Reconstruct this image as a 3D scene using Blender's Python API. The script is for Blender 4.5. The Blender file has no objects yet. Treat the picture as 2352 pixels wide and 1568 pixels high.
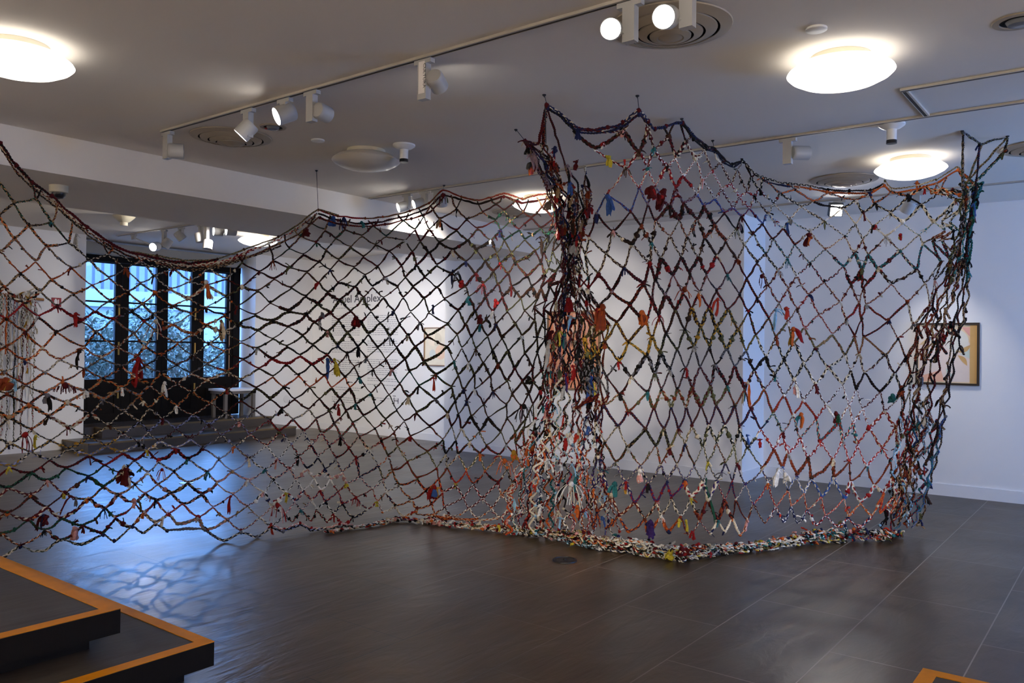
import bpy, bmesh, math, random
import numpy as np
from mathutils import Vector, Matrix
rnd = random.Random(7)
nrs = np.random.RandomState(11)
PI = math.pi
S = bpy.context.scene
COL = S.collection
# ------------------------------------------------------------------ camera
YAW, PITCH, ROLL, FPX, EYE = 0.655074821, 0.00786058, 0.01200981, 1879.66561, 1.5
fv = np.array([math.cos(YAW)*math.cos(PITCH), math.sin(YAW)*math.cos(PITCH), math.sin(PITCH)])
rv = np.array([math.sin(YAW), -math.cos(YAW), 0.0])
uv = np.cross(rv, fv)
_c, _s = math.cos(ROLL), math.sin(ROLL)
rv, uv = _c*rv + _s*uv, -_s*rv + _c*uv
cam_d = bpy.data.cameras.new('camera')
cam_d.sensor_width = 36.0
cam_d.lens = FPX/2352*36.0
cam_d.clip_start = 0.05
cam = bpy.data.objects.new('camera', cam_d)
cam.matrix_world = Matrix(((rv[0], uv[0], -fv[0], 0), (rv[1], uv[1], -fv[1], 0), (rv[2], uv[2], -fv[2], EYE), (0, 0, 0, 1)))
COL.objects.link(cam)
S.camera = cam

def P(x, y, z=None, X=None, Y=None, d=None):
    """world point seen at photo pixel (x,y) on a plane of the room, or at a depth"""
    v = fv + (x-1176)/FPX*rv - (y-784)/FPX*uv
    if z is not None: t = (z-EYE)/v[2]
    elif X is not None: t = X/v[0]
    elif Y is not None: t = Y/v[1]
    else: t = d
    return np.array([0, 0, EYE]) + t*v

# ------------------------------------------------------------------ materials
def lin(h):
    h = h.lstrip('#')
    o = []
    for k in (0, 2, 4):
        c = int(h[k:k+2], 16)/255
        o.append(c/12.92 if c <= 0.04045 else ((c+0.055)/1.055)**2.4)
    return tuple(o)

def mat(name, color, rough=0.6, metal=0.0, noise=0.0, nscale=8.0, bump=0.0, bscale=60.0, spec=0.5):
    m = bpy.data.materials.new(name); m.use_nodes = True
    nt = m.node_tree; b = nt.nodes['Principled BSDF']
    if isinstance(color, str): color = lin(color)
    b.inputs['Base Color'].default_value = (*color, 1)
    b.inputs['Roughness'].default_value = rough
    b.inputs['Metallic'].default_value = metal
    b.inputs['Specular IOR Level'].default_value = spec
    tc = nt.nodes.new('ShaderNodeTexCoord')
    if noise > 0:
        n = nt.nodes.new('ShaderNodeTexNoise'); n.inputs['Scale'].default_value = nscale; n.inputs['Detail'].default_value = 5
        nt.links.new(tc.outputs['Object'], n.inputs['Vector'])
        mx = nt.nodes.new('ShaderNodeMix'); mx.data_type = 'RGBA'
        mx.inputs['A'].default_value = (*[c*(1-noise) for c in color], 1)
        mx.inputs['B'].default_value = (*[min(1, c*(1+noise)) for c in color], 1)
        nt.links.new(n.outputs['Fac'], mx.inputs['Factor'])
        nt.links.new(mx.outputs['Result'], b.inputs['Base Color'])
    if bump > 0:
        n = nt.nodes.new('ShaderNodeTexNoise'); n.inputs['Scale'].default_value = bscale; n.inputs['Detail'].default_value = 4
        nt.links.new(tc.outputs['Object'], n.inputs['Vector'])
        bp = nt.nodes.new('ShaderNodeBump'); bp.inputs['Strength'].default_value = bump; bp.inputs['Distance'].default_value = 0.01
        nt.links.new(n.outputs['Fac'], bp.inputs['Height'])
        nt.links.new(bp.outputs['Normal'], b.inputs['Normal'])
    return m

def emit(name, color, strength):
    m = bpy.data.materials.new(name); m.use_nodes = True
    nt = m.node_tree; nt.nodes.clear()
    e = nt.nodes.new('ShaderNodeEmission'); e.inputs['Color'].default_value = (*color, 1); e.inputs['Strength'].default_value = strength
    o = nt.nodes.new('ShaderNodeOutputMaterial'); nt.links.new(e.outputs[0], o.inputs[0])
    return m

def glass(name, tint=(0.93, 0.97, 1.0)):
    m = bpy.data.materials.new(name); m.use_nodes = True
    nt = m.node_tree; nt.nodes.clear()
    t = nt.nodes.new('ShaderNodeBsdfTransparent'); t.inputs['Color'].default_value = (*tint, 1)
    g = nt.nodes.new('ShaderNodeBsdfGlossy'); g.inputs['Roughness'].default_value = 0.02
    fr = nt.nodes.new('ShaderNodeFresnel'); fr.inputs['IOR'].default_value = 1.45
    mx = nt.nodes.new('ShaderNodeMixShader'); o = nt.nodes.new('ShaderNodeOutputMaterial')
    nt.links.new(fr.outputs[0], mx.inputs[0]); nt.links.new(t.outputs[0], mx.inputs[1]); nt.links.new(g.outputs[0], mx.inputs[2])
    nt.links.new(mx.outputs[0], o.inputs[0])
    return m

def floor_mat(name, base_a, base_b, seams=True, r0=0.29, r1=0.41):
    m = bpy.data.materials.new(name); m.use_nodes = True
    nt = m.node_tree; b = nt.nodes['Principled BSDF']; L = nt.links.new
    tc = nt.nodes.new('ShaderNodeTexCoord')
    mp = nt.nodes.new('ShaderNodeMapping'); mp.inputs['Scale'].default_value = (0.55, 1.9, 1.0); mp.inputs['Rotation'].default_value = (0, 0, 0.95)
    L(tc.outputs['Object'], mp.inputs['Vector'])
    n1 = nt.nodes.new('ShaderNodeTexNoise'); n1.inputs['Scale'].default_value = 2.4; n1.inputs['Detail'].default_value = 8; n1.inputs['Distortion'].default_value = 1.6
    n2 = nt.nodes.new('ShaderNodeTexNoise'); n2.inputs['Scale'].default_value = 4.2; n2.inputs['Detail'].default_value = 7; n2.inputs['Distortion'].default_value = 2.2
    n3 = nt.nodes.new('ShaderNodeTexNoise'); n3.inputs['Scale'].default_value = 1.1; n3.inputs['Detail'].default_value = 3
    L(mp.outputs[0], n1.inputs['Vector']); L(mp.outputs[0], n2.inputs['Vector']); L(tc.outputs['Object'], n3.inputs['Vector'])
    mx = nt.nodes.new('ShaderNodeMix'); mx.data_type = 'RGBA'
    mx.inputs['A'].default_value = (*lin(base_a), 1); mx.inputs['B'].default_value = (*lin(base_b), 1)
    L(n1.outputs['Fac'], mx.inputs['Factor'])
    col = mx.outputs['Result']
    add = nt.nodes.new('ShaderNodeMath'); add.operation = 'MULTIPLY_ADD'; add.inputs[1].default_value = 0.45
    L(n2.outputs['Fac'], add.inputs[0]); L(n1.outputs['Fac'], add.inputs[2])
    h = add.outputs[0]
    if seams:
        mp2 = nt.nodes.new('ShaderNodeMapping'); mp2.inputs['Location'].default_value = (0.685, -0.06, 0)
        L(tc.outputs['Object'], mp2.inputs['Vector'])
        # a little waviness so that the slab edges look hand cut
        br = nt.nodes.new('ShaderNodeTexBrick')
        br.inputs['Scale'].default_value = 1.0; br.inputs['Brick Width'].default_value = 1.23; br.inputs['Row Height'].default_value = 0.585
        br.inputs['Mortar Size'].default_value = 0.0036; br.inputs['Mortar Smooth'].default_value = 0.2; br.inputs['Bias'].default_value = 0
        br.inputs['Color1'].default_value = (0.75, 0.75, 0.75, 1); br.inputs['Color2'].default_value = (1.25, 1.2, 1.15, 1); br.inputs['Mortar'].default_value = (1, 1, 1, 1)
        br.offset = 0.5; br.offset_frequency = 2
        L(mp2.outputs[0], br.inputs['Vector'])
        mul = nt.nodes.new('ShaderNodeMix'); mul.data_type = 'RGBA'; mul.blend_type = 'MULTIPLY'; mul.inputs['Factor'].default_value = 1.0
        L(col, mul.inputs['A']); L(br.outputs['Color'], mul.inputs['B'])
        mg = nt.nodes.new('ShaderNodeMix'); mg.data_type = 'RGBA'
        # grout: pale towards the right wall, mottled by noise, dark elsewhere
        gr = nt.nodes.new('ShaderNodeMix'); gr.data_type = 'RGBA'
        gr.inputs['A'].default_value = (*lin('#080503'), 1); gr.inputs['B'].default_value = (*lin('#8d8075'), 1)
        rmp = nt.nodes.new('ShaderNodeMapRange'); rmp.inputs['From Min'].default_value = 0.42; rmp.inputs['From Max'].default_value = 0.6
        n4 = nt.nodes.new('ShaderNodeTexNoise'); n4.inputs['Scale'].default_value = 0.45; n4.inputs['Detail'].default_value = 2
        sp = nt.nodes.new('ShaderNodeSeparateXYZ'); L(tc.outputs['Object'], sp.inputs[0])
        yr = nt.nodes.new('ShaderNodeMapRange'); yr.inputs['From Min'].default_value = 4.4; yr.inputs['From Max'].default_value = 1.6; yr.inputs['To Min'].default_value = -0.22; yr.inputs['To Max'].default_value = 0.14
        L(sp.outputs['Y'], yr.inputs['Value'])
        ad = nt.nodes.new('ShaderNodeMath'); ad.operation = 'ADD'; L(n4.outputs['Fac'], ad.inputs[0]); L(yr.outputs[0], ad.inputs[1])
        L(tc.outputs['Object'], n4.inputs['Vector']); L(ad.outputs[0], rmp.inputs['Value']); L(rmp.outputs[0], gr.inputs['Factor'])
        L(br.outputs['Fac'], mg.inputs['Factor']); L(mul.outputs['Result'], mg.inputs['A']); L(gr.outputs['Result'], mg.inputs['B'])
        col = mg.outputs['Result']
        hs = nt.nodes.new('ShaderNodeMath'); hs.operation = 'MULTIPLY_ADD'; hs.inputs[1].default_value = -0.5
        L(br.outputs['Fac'], hs.inputs[0]); L(h, hs.inputs[2]); h = hs.outputs[0]
    L(col, b.inputs['Base Color'])
    rr = nt.nodes.new('ShaderNodeMapRange'); rr.inputs['From Min'].default_value = 0.3; rr.inputs['From Max'].default_value = 0.7
    rr.inputs['To Min'].default_value = r0; rr.inputs['To Max'].default_value = r1
    L(n3.outputs['Fac'], rr.inputs['Value']); L(rr.outputs[0], b.inputs['Roughness'])
    bp = nt.nodes.new('ShaderNodeBump'); bp.inputs['Strength'].default_value = 0.42; bp.inputs['Distance'].default_value = 0.014
    L(h, bp.inputs['Height']); L(bp.outputs['Normal'], b.inputs['Normal'])
    b.inputs['Specular IOR Level'].default_value = 0.6; b.inputs['IOR'].default_value = 1.6
    return m

M = {}
M['wall'] = mat('white_wall_paint', '#efecea', 0.75, noise=0.015, nscale=1.2, bump=0.05, bscale=90)
M['ceil'] = mat('ceiling_paint', '#e8dfd3', 0.8, noise=0.02, nscale=1.0, bump=0.04, bscale=120)
M['base'] = mat('baseboard_paint', '#eceaea', 0.5)
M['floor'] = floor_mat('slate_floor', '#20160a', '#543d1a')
M['slab'] = floor_mat('slate_step_top', '#2a221c', '#463b32', seams=False, r0=.6, r1=.75)
M['stage'] = floor_mat('slate_stage', '#2c231d', '#463c34', seams=False)
M['ochre'] = mat('ochre_edge_strip', '#d98800', 0.65, noise=0.18, nscale=14, spec=0.25)
M['blackstep'] = mat('scuffed_black_paint', '#0e0a0a', 0.7, noise=0.5, nscale=35, bump=0.15, bscale=40, spec=0.25)
M['stepbrass'] = mat('step_edge_trim', '#6d5a3c', 0.5, noise=0.2)
M['lampwhite'] = mat('white_enamel', '#b0aeab', 0.35)
M['sensor'] = mat('white_plastic', '#e4e2df', 0.4)
M['cream'] = mat('cream_plastic', '#cfc6b0', 0.45)
M['darkplastic'] = mat('dark_plastic', '#1c1a1c', 0.3)
M['track'] = mat('track_metal', '#bdb5a9', 0.45)
M['trackslot'] = mat('track_slot', '#3a322b', 0.7)
M['vent'] = mat('vent_metal', '#a89a85', 0.5)
M['throat'] = mat('vent_throat', '#15110f', 0.9)
M['opal'] = emit('lit_opal_glass', (1.0, 0.94, 0.85), 1.25)
M['opaloff'] = mat('unlit_opal_glass', '#cbc3b6', 0.3)
M['lens'] = emit('lit_lamp_lens', (1.0, 0.98, 0.96), 14.0)
M['lensoff'] = mat('unlit_lens', '#777a80', 0.2)
M['wood'] = mat('dark_door_wood', '#140d08', 0.7, noise=0.3, nscale=20, spec=0.2)
M['brass'] = mat('brass', '#b08a4a', 0.35, metal=0.9)
M['glass'] = glass('door_glass')
M['blind'] = mat('beige_blind_box', '#a8a194', 0.6)
M['bench'] = mat('bench_metal', '#6d6660', 0.5)
M['benchtop'] = mat('white_bench_top', '#e6e6ea', 0.3)
M['red'] = mat('red_sign', '#a02522', 0.5)
M['signwhite'] = mat('white_symbol', '#efe9e4', 0.5)
M['ink'] = mat('grey_wall_lettering', '#56545a', 0.7)
M['inkpale'] = mat('pale_wall_text', '#b4b2b5', 0.8)
M['inkdark'] = mat('dark_lettering', '#2a2a30', 0.7)
M['framedark'] = mat('dark_picture_frame', '#2e2119', 0.45)
M['frameoak'] = mat('oak_picture_frame', '#8d6b4a', 0.5, noise=0.15, nscale=25)
M['wire'] = mat('steel_wire', '#3a3a3e', 0.4, metal=0.7)
M['dowel'] = mat('wooden_dowel', '#a5703a', 0.5, noise=0.2, nscale=18)
M['manhole'] = mat('dark_floor_cover', '#1b1512', 0.5, noise=0.3, nscale=60, bump=0.3)
M['steel'] = mat('floor_socket_steel', '#b9bcc4', 0.3, metal=0.6)

def fabric_mat(name):
    m = bpy.data.materials.new(name); m.use_nodes = True
    nt = m.node_tree; b = nt.nodes['Principled BSDF']; L = nt.links.new
    a = nt.nodes.new('ShaderNodeAttribute'); a.attribute_name = 'dye'
    tc = nt.nodes.new('ShaderNodeTexCoord')
    n = nt.nodes.new('ShaderNodeTexNoise'); n.inputs['Scale'].default_value = 120; n.inputs['Detail'].default_value = 2
    L(tc.outputs['Object'], n.inputs['Vector'])
    mr = nt.nodes.new('ShaderNodeMapRange'); mr.inputs['To Min'].default_value = 0.7; mr.inputs['To Max'].default_value = 1.25
    L(n.outputs['Fac'], mr.inputs['Value'])
    mx = nt.nodes.new('ShaderNodeMix'); mx.data_type = 'RGBA'; mx.blend_type = 'MULTIPLY'; mx.inputs['Factor'].default_value = 1
    L(a.outputs['Color'], mx.inputs['A']); L(mr.outputs[0], mx.inputs['B'])
    L(mx.outputs['Result'], b.inputs['Base Color'])
    b.inputs['Roughness'].default_value = 0.85; b.inputs['Specular IOR Level'].default_value = 0.2
    bp = nt.nodes.new('ShaderNodeBump'); bp.inputs['Strength'].default_value = 0.3; bp.inputs['Distance'].default_value = 0.003
    L(n.outputs['Fac'], bp.inputs['Height']); L(bp.outputs['Normal'], b.inputs['Normal'])
    return m
M['cloth'] = fabric_mat('dyed_cotton_rag')

# ------------------------------------------------------------------ builders
def wloc(o):
    v = np.zeros(3)
    while o is not None:
        v += np.array(o.location); o = o.parent
    return v

class MB:
    def __init__(s): s.v = []; s.f = []; s.mi = []; s.cur = 0
    def add(s, vs, fs):
        k = len(s.v); s.v += [tuple(map(float, p)) for p in vs]
        for q in fs: s.f.append(tuple(k+i for i in q)); s.mi.append(s.cur)
    def slot(s, k): s.cur = k; return s
    def box(s, a, b):
        x0, y0, z0 = a; x1, y1, z1 = b
        x0, x1 = min(x0, x1), max(x0, x1); y0, y1 = min(y0, y1), max(y0, y1); z0, z1 = min(z0, z1), max(z0, z1)
        s.add([(x0,y0,z0),(x1,y0,z0),(x1,y1,z0),(x0,y1,z0),(x0,y0,z1),(x1,y0,z1),(x1,y1,z1),(x0,y1,z1)],
              [(0,3,2,1),(4,5,6,7),(0,1,5,4),(1,2,6,5),(2,3,7,6),(3,0,4,7)]); return s
    def prism(s, poly, z0, z1):
        n = len(poly)
        s.add([(x,y,z0) for x,y in poly]+[(x,y,z1) for x,y in poly],
              [tuple(range(n-1,-1,-1)), tuple(range(n,2*n))]+[(i,(i+1)%n,n+(i+1)%n,n+i) for i in range(n)]); return s
    def lathe(s, c, axis, prof, n=32, cap=False):
        """prof: list of (radius, distance along axis)"""
        a = Vector(axis).normalized(); t = Vector((1,0,0)) if abs(a.x) < 0.9 else Vector((0,1,0))
        p = a.cross(t).normalized(); q = a.cross(p); c = Vector(c); vs = []
        for r, h in prof:
            for k in range(n):
                g = 2*PI*k/n
                vs.append(c + a*h + (p*math.cos(g)+q*math.sin(g))*max(r, 1e-5))
        fs = []
        for i in range(len(prof)-1):
            for k in range(n):
                fs.append((i*n+k, i*n+(k+1)%n, (i+1)*n+(k+1)%n, (i+1)*n+k))
        if cap:
            fs.append(tuple(range(n-1,-1,-1))); fs.append(tuple(range((len(prof)-1)*n, len(prof)*n)))
        s.add(vs, fs); return s
    def cyl(s, a, b, r, n=16, r2=None):
        a = Vector(a); b = Vector(b); d = b-a
        return s.lathe(a, d, [(r, 0), (r if r2 is None else r2, d.length)], n, True)
    def tube(s, pts, r, n=6):
        for i in range(len(pts)-1): s.cyl(pts[i], pts[i+1], r, n)
        return s
    def build(s, name, m, parent=None, smooth=False):
        me = bpy.data.meshes.new(name)
        off = wloc(parent) if parent else np.zeros(3)
        me.from_pydata([tuple(np.array(p)-off) for p in s.v], [], s.f)
        ms = m if isinstance(m, (list, tuple)) else [m]
        for q in ms: me.materials.append(q)
        if len(ms) > 1: me.polygons.foreach_set('material_index', s.mi)
        bm = bmesh.new(); bm.from_mesh(me); bmesh.ops.recalc_face_normals(bm, faces=bm.faces); bm.to_mesh(me); bm.free()
        if smooth:
            me.polygons.foreach_set('use_smooth', [True]*len(me.polygons))
            try: me.set_sharp_from_angle(angle=math.radians(38))
            except Exception: pass
        me.update()
        o = bpy.data.objects.new(name, me); COL.objects.link(o)
        if parent: o.parent = parent
        return o

def tag(o, label=None, cat=None, group=None, kind=None):
    if label: o['label'] = label
    if cat: o['category'] = cat
    if group: o['group'] = group
    if kind: o['kind'] = kind
    return o
def thing(name, label, cat, loc, group=None, kind=None):
    o = bpy.data.objects.new(name, None); COL.objects.link(o); o.location = tuple(map(float, loc)); o.empty_display_size = 0.1
    return tag(o, label, cat, group, kind)
def struct(name, mb, m, label, cat=None, parent=None, smooth=False):
    o = mb.build(name, m, parent, smooth)
    return tag(o, label, cat or name.split('_')[0], None, 'structure')
# ------------------------------------------------------------------ the room
CZ = 3.05; XF = 9.63; XM = 8.97; YL = 12.0; YD = 12.55; YR = -3.2; XN = -2.6
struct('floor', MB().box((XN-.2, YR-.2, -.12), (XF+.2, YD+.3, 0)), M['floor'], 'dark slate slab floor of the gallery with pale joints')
struct('ceiling', MB().box((XN-.2, YR-.2, CZ), (XF+.2, YD+.3, CZ+.15)), M['ceil'], 'off-white flat plaster ceiling over the whole gallery')
struct('trim_1', MB().box((XN, 6.43, 2.76), (XM, 7.95, CZ)), M['ceil'], 'wide dropped ceiling beam crossing the room before the glazed doors', 'beam')
struct('wall_far', MB().box((XF, YR-.2, 0), (XF+.2, YD+.3, CZ)), M['wall'], 'long white far wall carrying the wall text and the small framed works')
struct('wall_middle', MB().box((XM, 3.58, 0), (XF, 8.14, CZ)), M['wall'], 'white partition standing forward behind the net with the orange picture')
wl = MB().box((XN, YL, 0), (5.57, YD+.3, CZ)).prism([(8.41, YL), (XF, YL), (XF, YD+.3), (8.5, YD+.3), (8.5, YD)], 0, CZ).box((5.57, YD-.03, 2.86), (8.5, YD+.3, CZ))
struct('wall_left', wl, M['wall'], 'white left wall with the recess of the dark glazed doors')
struct('wall_near', MB().box((XN-.2, YR-.2, 0), (XN, YD+.3, CZ)), M['wall'], 'white wall behind the photographer')
WX0, WX1, WZ0, WZ1 = 6.3, 9.3, .95, 2.2
wr = MB().box((XN, YR-.2, 0), (WX0, YR, CZ)).box((WX1, YR-.2, 0), (XF, YR, CZ)).box((WX0, YR-.2, 0), (WX1, YR, WZ0)).box((WX0, YR-.2, WZ1), (WX1, YR, CZ))
struct('wall_right', wr, M['wall'], 'white right wall with a wide window outside the picture')
w1 = thing('window_1', 'wide daylight window in the right wall', 'window', ((WX0+WX1)/2, YR-.1, WZ0), kind='structure')
fr = MB()
for k in range(4):
    x = WX0+(WX1-WX0-.05)*k/3; fr.box((x, YR-.13, WZ0), (x+.05, YR-.07, WZ1))
fr.box((WX0, YR-.13, WZ0), (WX1, YR-.07, WZ0+.05)).box((WX0, YR-.13, WZ1-.05), (WX1, YR-.07, WZ1))
fr.build('window_frame', M['wood'], w1)
for k in range(3):
    x = WX0+(WX1-WX0-.05)*k/3+.05; MB().box((x, YR-.105, WZ0+.05), (x+(WX1-WX0-.05)/3-.05, YR-.095, WZ1-.05)).build('glass_pane', M['glass'], w1)

def bb(name, mb, label): struct(name, mb, M['base'], label, 'baseboard')
bb('baseboard_far', MB().box((XF-.013, YR, 0), (XF, 3.58, .125)).box((XF-.013, 8.14, 0), (XF, YL, .11)), 'white baseboard along the far wall')
bb('baseboard_middle', MB().box((XM-.013, 3.567, 0), (XM, 8.14, .125)).box((XM, 3.567, 0), (XF-.013, 3.58, .125)), 'white baseboard around the partition')
bb('baseboard_left', MB().box((XN, YL-.012, 0), (5.27, YL, .1)).box((8.71, YL-.012, 0), (XF-.013, YL, .1)), 'white baseboard along the left wall')

# ------------------------------------------------------------------ glazed doors at the end of the room
dr = thing('door_1', 'row of four tall dark wooden glazed doors above the entrance steps', 'door', (7.0, YD, .29), kind='structure')
f = MB(); zt = 2.72; zb = .95
f.box((5.575, YD-.06, 2.74), (8.45, YD+.04, 2.865)).box((8.32, YD-.05, .295), (8.45, YD+.04, 2.74)).box((5.575, YD-.05, .295), (5.62, YD+.04, 2.74))
f.build('door_frame', M['wood'], dr)
panes = [(193, 262), (293, 357), (383, 438), (466, 518)]
edges = []
for a, b in panes:
    edges.append((max(5.63, P(a, 760, Y=YD)[0]), P(b, 760, Y=YD)[0]))
lim = [5.62] + [(edges[k][1]+edges[k+1][0])/2 for k in range(3)] + [8.32]
for k, (xa, xb) in enumerate(edges):
    x0, x1 = lim[k]+.003, lim[k+1]-.003
    leaf = MB()
    leaf.box((x0, YD-.03, .287), (xa, YD+.03, 2.735)).box((xb, YD-.03, .287), (x1, YD+.03, 2.735))
    leaf.box((xa, YD-.03, zt), (xb, YD+.03, 2.735)).box((xa, YD-.03, zb-.13), (xb, YD+.03, zb)).box((xa, YD-.03, .287), (xb, YD+.03, .42))
    lf = leaf.build('door_leaf', M['wood'], dr)
    MB().box((xa, YD-.012, .42), (xb, YD+.012, zb-.13)).box((xa+.05, YD-.024, .47), (xb-.05, YD+.012, zb-.18)).build('bottom_panel', M['wood'], lf)
    MB().box((xa, YD-.004, zb), (xb, YD+.004, zt)).build('glass_pane', M['glass'], lf)
    mu = MB()
    for zz in (1.53, 2.13): mu.box((xa, YD-.015, zz-.013), (xb, YD+.015, zz+.013))
    mu.build('glazing_bar', M['wood'], lf)
    if k in (0, 2):
        xx = (xb+x1)/2
        for zz in (2.0, 1.42, .75):
            MB().box((xx-.012, YD-.05, zz-.1), (xx+.012, YD-.03, zz+.1)).build('bolt_handle', M['brass'], lf)['label'] = 'thin upright brass handle'
bl = thing('roller_blind', 'beige roller blind box with a pull cord above the glazed doors', 'blind', (7.0, YD-.2, 2.86))
MB().box((5.58, YD-.24, 2.83), (8.4, YD-.07, 3.0)).build('cassette', M['blind'], bl)
pc = P(528, 700, Y=YD-.12)
MB().cyl((pc[0], YD-.12, 2.83), (pc[0], YD-.12, .95), .008, 6).build('pull_cord', M['dowel'], bl)

st = thing('entrance_steps', 'two wide dark stone steps in front of the glazed doors', 'steps', (7.0, 11.3, 0))
MB().prism([(5.28, 11.23), (8.70, 11.23), (8.70, 11.985), (5.28, 11.985)], 0.0, .14).build('lower_step', M['stage'], st)
MB().prism([(5.72, 11.75), (8.59, 11.75), (8.59, 11.985), (8.405, 11.985), (8.46, 12.5), (8.46, 12.84), (5.58, 12.84), (5.58, 11.985), (5.72, 11.985)], .14, .285).build('upper_step', M['stage'], st)
MB().box((5.275, 11.222, .118), (8.705, 11.245, .143)).box((5.272, 11.222, .118), (5.29, 11.985, .143)).box((8.69, 11.222, .118), (8.705, 11.985, .143)).build('edge_strip', M['stepbrass'], st)
MB().box((5.715, 11.742, .262), (8.595, 11.765, .289)).box((5.712, 11.742, .262), (5.73, 11.985, .289)).build('edge_strip', M['stepbrass'], st)
bn = thing('side_table', 'low side table with white top at the right end of the entrance steps', 'table', (8.0, 12.0, .285))
MB().box((7.72, 11.84, .732), (8.36, 12.28, .767)).build('table_top', M['benchtop'], bn)
MB().box((7.73, 11.86, .685), (8.35, 11.89, .73)).box((7.73, 12.22, .685), (8.35, 12.25, .73)).box((7.73, 11.86, .685), (7.76, 12.25, .73)).box((8.32, 11.86, .685), (8.35, 12.25, .73)).build('frame', M['bench'], bn)
for x in (7.76, 8.29):
    for y in (11.86, 12.2): MB().box((x, y, .2855), (x+.05, y+.05, .732)).build('leg', M['bench'], bn)

# ------------------------------------------------------------------ courtyard beyond the doors
M['paving'] = mat('courtyard_paving', '#5d646c', 0.8, noise=0.2)
M['render'] = mat('pale_garden_wall', '#70757c', 0.85, noise=0.1)
M['house'] = mat('house_wall_paint', '#4b4f57', 0.85, noise=0.3, nscale=.8)
M['rail'] = mat('painted_railing', '#1c222c', 0.6)
M['leaf'] = mat('shrub_leaves', '#2c3b2f', 0.6, noise=0.45, nscale=3)
M['stem'] = mat('shrub_stem', '#4a4238', 0.8)
struct('courtyard_ground', MB().box((4.0, YD+.3, -.1), (15.5, 21, .1)), M['paving'], 'paved courtyard ground outside the glazed doors', 'ground')
struct('house_wall', MB().box((3.0, 25.0, .1), (22, 25.3, 4.6)), M['house'], 'blue-grey house wall far behind the courtyard railing', 'wall')
struct('garden_wall', MB().box((4.0, 18.2, .1), (15.5, 18.5, 2.3)).box((4.0, 18.05, 2.3), (15.5, 18.5, 2.68)), M['render'], 'pale garden wall across the courtyard', 'wall')
rl = thing('railing', 'upright bar railing on top of the garden wall outside', 'railing', (9, 18.2, 2.68))
MB().box((6.0, 18.2, 3.5), (15.0, 18.25, 3.57)).build('top_rail', M['rail'], rl)
for k in range(34):
    x = 7.6+k*.2
    MB().box((x, 18.21, 2.68), (x+.05, 18.25, 3.5)).build('bar', M['rail'], rl)
def shrub(c, r, h, label):
    t = thing('garden_shrub', label, 'shrub', (c[0], c[1], .1), 'shrubs in the courtyard')
    sm = MB()
    for k in range(9):
        a = rnd.uniform(0, 2*PI); q = rnd.uniform(.1, .7)*r
        sm.cyl((c[0]+rnd.uniform(-.1, .1), c[1]+rnd.uniform(-.1, .1), .1), (c[0]+q*math.cos(a), c[1]+q*math.sin(a), .1+h*rnd.uniform(.4, .8)), .014, 5)
    sm.build('stems', M['stem'], t)
    n = 2600
    vs = []; fs = []
    for k in range(n):
        d = nrs.normal(size=3); d /= np.linalg.norm(d)
        q = np.array([c[0], c[1], .1+h*.55]) + d*np.array([r, r, h*.48])*nrs.uniform(.45, 1.0)
        a = nrs.normal(size=3); a /= np.linalg.norm(a); b = np.cross(a, nrs.normal(size=3)); b /= np.linalg.norm(b)
        s1 = nrs.uniform(.035, .085); s2 = s1*.38
        i = len(vs); vs += [q-a*s1, q-b*s2, q+a*s1, q+b*s2]; fs.append((i, i+1, i+2, i+3))
    m = MB(); m.v = [tuple(v) for v in vs]; m.f = fs; m.mi = [0]*len(fs)
    m.build('foliage', M['leaf'], t)
for c, r, h, l in (((6.6, 14.4), .75, 1.9, 'leafy green shrub outside the leftmost glass door'), ((8.3, 14.6), .8, 2.0, 'leafy green shrub outside the second glass door from the left'),
                   ((10.4, 15.4), .8, 1.7, 'paler leafy shrub outside the third glass door from the left'), ((9.0, 16.9), .95, 2.3, 'tall leafy shrub against the garden wall behind the nearer shrubs')):
    shrub(c, r, h, l)

# ------------------------------------------------------------------ stepped platforms in the foreground
def slab_step(t, x0, x1, y0, y1, top, th, edges_):
    """slab with overhanging edge, recessed riser below and ochre strips along the given edges"""
    MB().box((x0, y0, top-th), (x1, y1, top)).build('tread', [M['slab']], t)
pl = thing('stepped_platform', 'dark two-step platform with ochre edge strips in the near left corner', 'platform', (1.5, 4.5, 0))
Y9 = 8.6; sx = .06
def tread(t, x0, x1, y0, y1, z0, z1):
    m = MB(); m.slot(1).box((x0, y0, z0), (x1, y1, z1-.002)); m.slot(0).box((x0+.001, y0+.001, z1-.002), (x1-.001, y1-.001, z1))
    return m.build('tread', [M['slab'], M['blackstep']], t)
tread(pl, XN+.01, 1.81, 3.53, Y9, .235, .34)
MB().box((XN+.01, 3.62, .17), (1.72, Y9, .235)).build('riser', M['blackstep'], pl)
tread(pl, XN+.01, 2.11, 3.28, Y9, .065, .17)
MB().box((XN+.01, 3.37, 0), (2.02, Y9, .065)).build('riser', M['blackstep'], pl)
for (xe, ye, z) in ((1.81, 3.53, .34), (2.11, 3.28, .17)):
    e = MB().box((XN+.01, ye-.001, z), (xe+.001, ye+sx, z+.003)).box((xe-sx, ye+sx, z), (xe+.001, Y9, z+.003))
    o = e.build('edge_strip', M['ochre'], pl); o['label'] = 'ochre yellow edge strip'
pr_ = thing('stepped_platform', 'dark step with an ochre edge strip peeking in at the bottom right corner', 'platform', (3.2, -.4, 0))
tread(pr_, 2.5, 3.81, -2.2, .72, .065, .17)
MB().box((2.5, -2.2, 0), (3.72, .63, .065)).build('riser', M['blackstep'], pr_)
MB().box((2.5, .72-sx, .17), (3.811, .721, .173)).box((3.81-sx, -2.2, .17), (3.811, .72-sx, .173)).build('edge_strip', M['ochre'], pr_)['label'] = 'ochre yellow edge strip'

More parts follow.
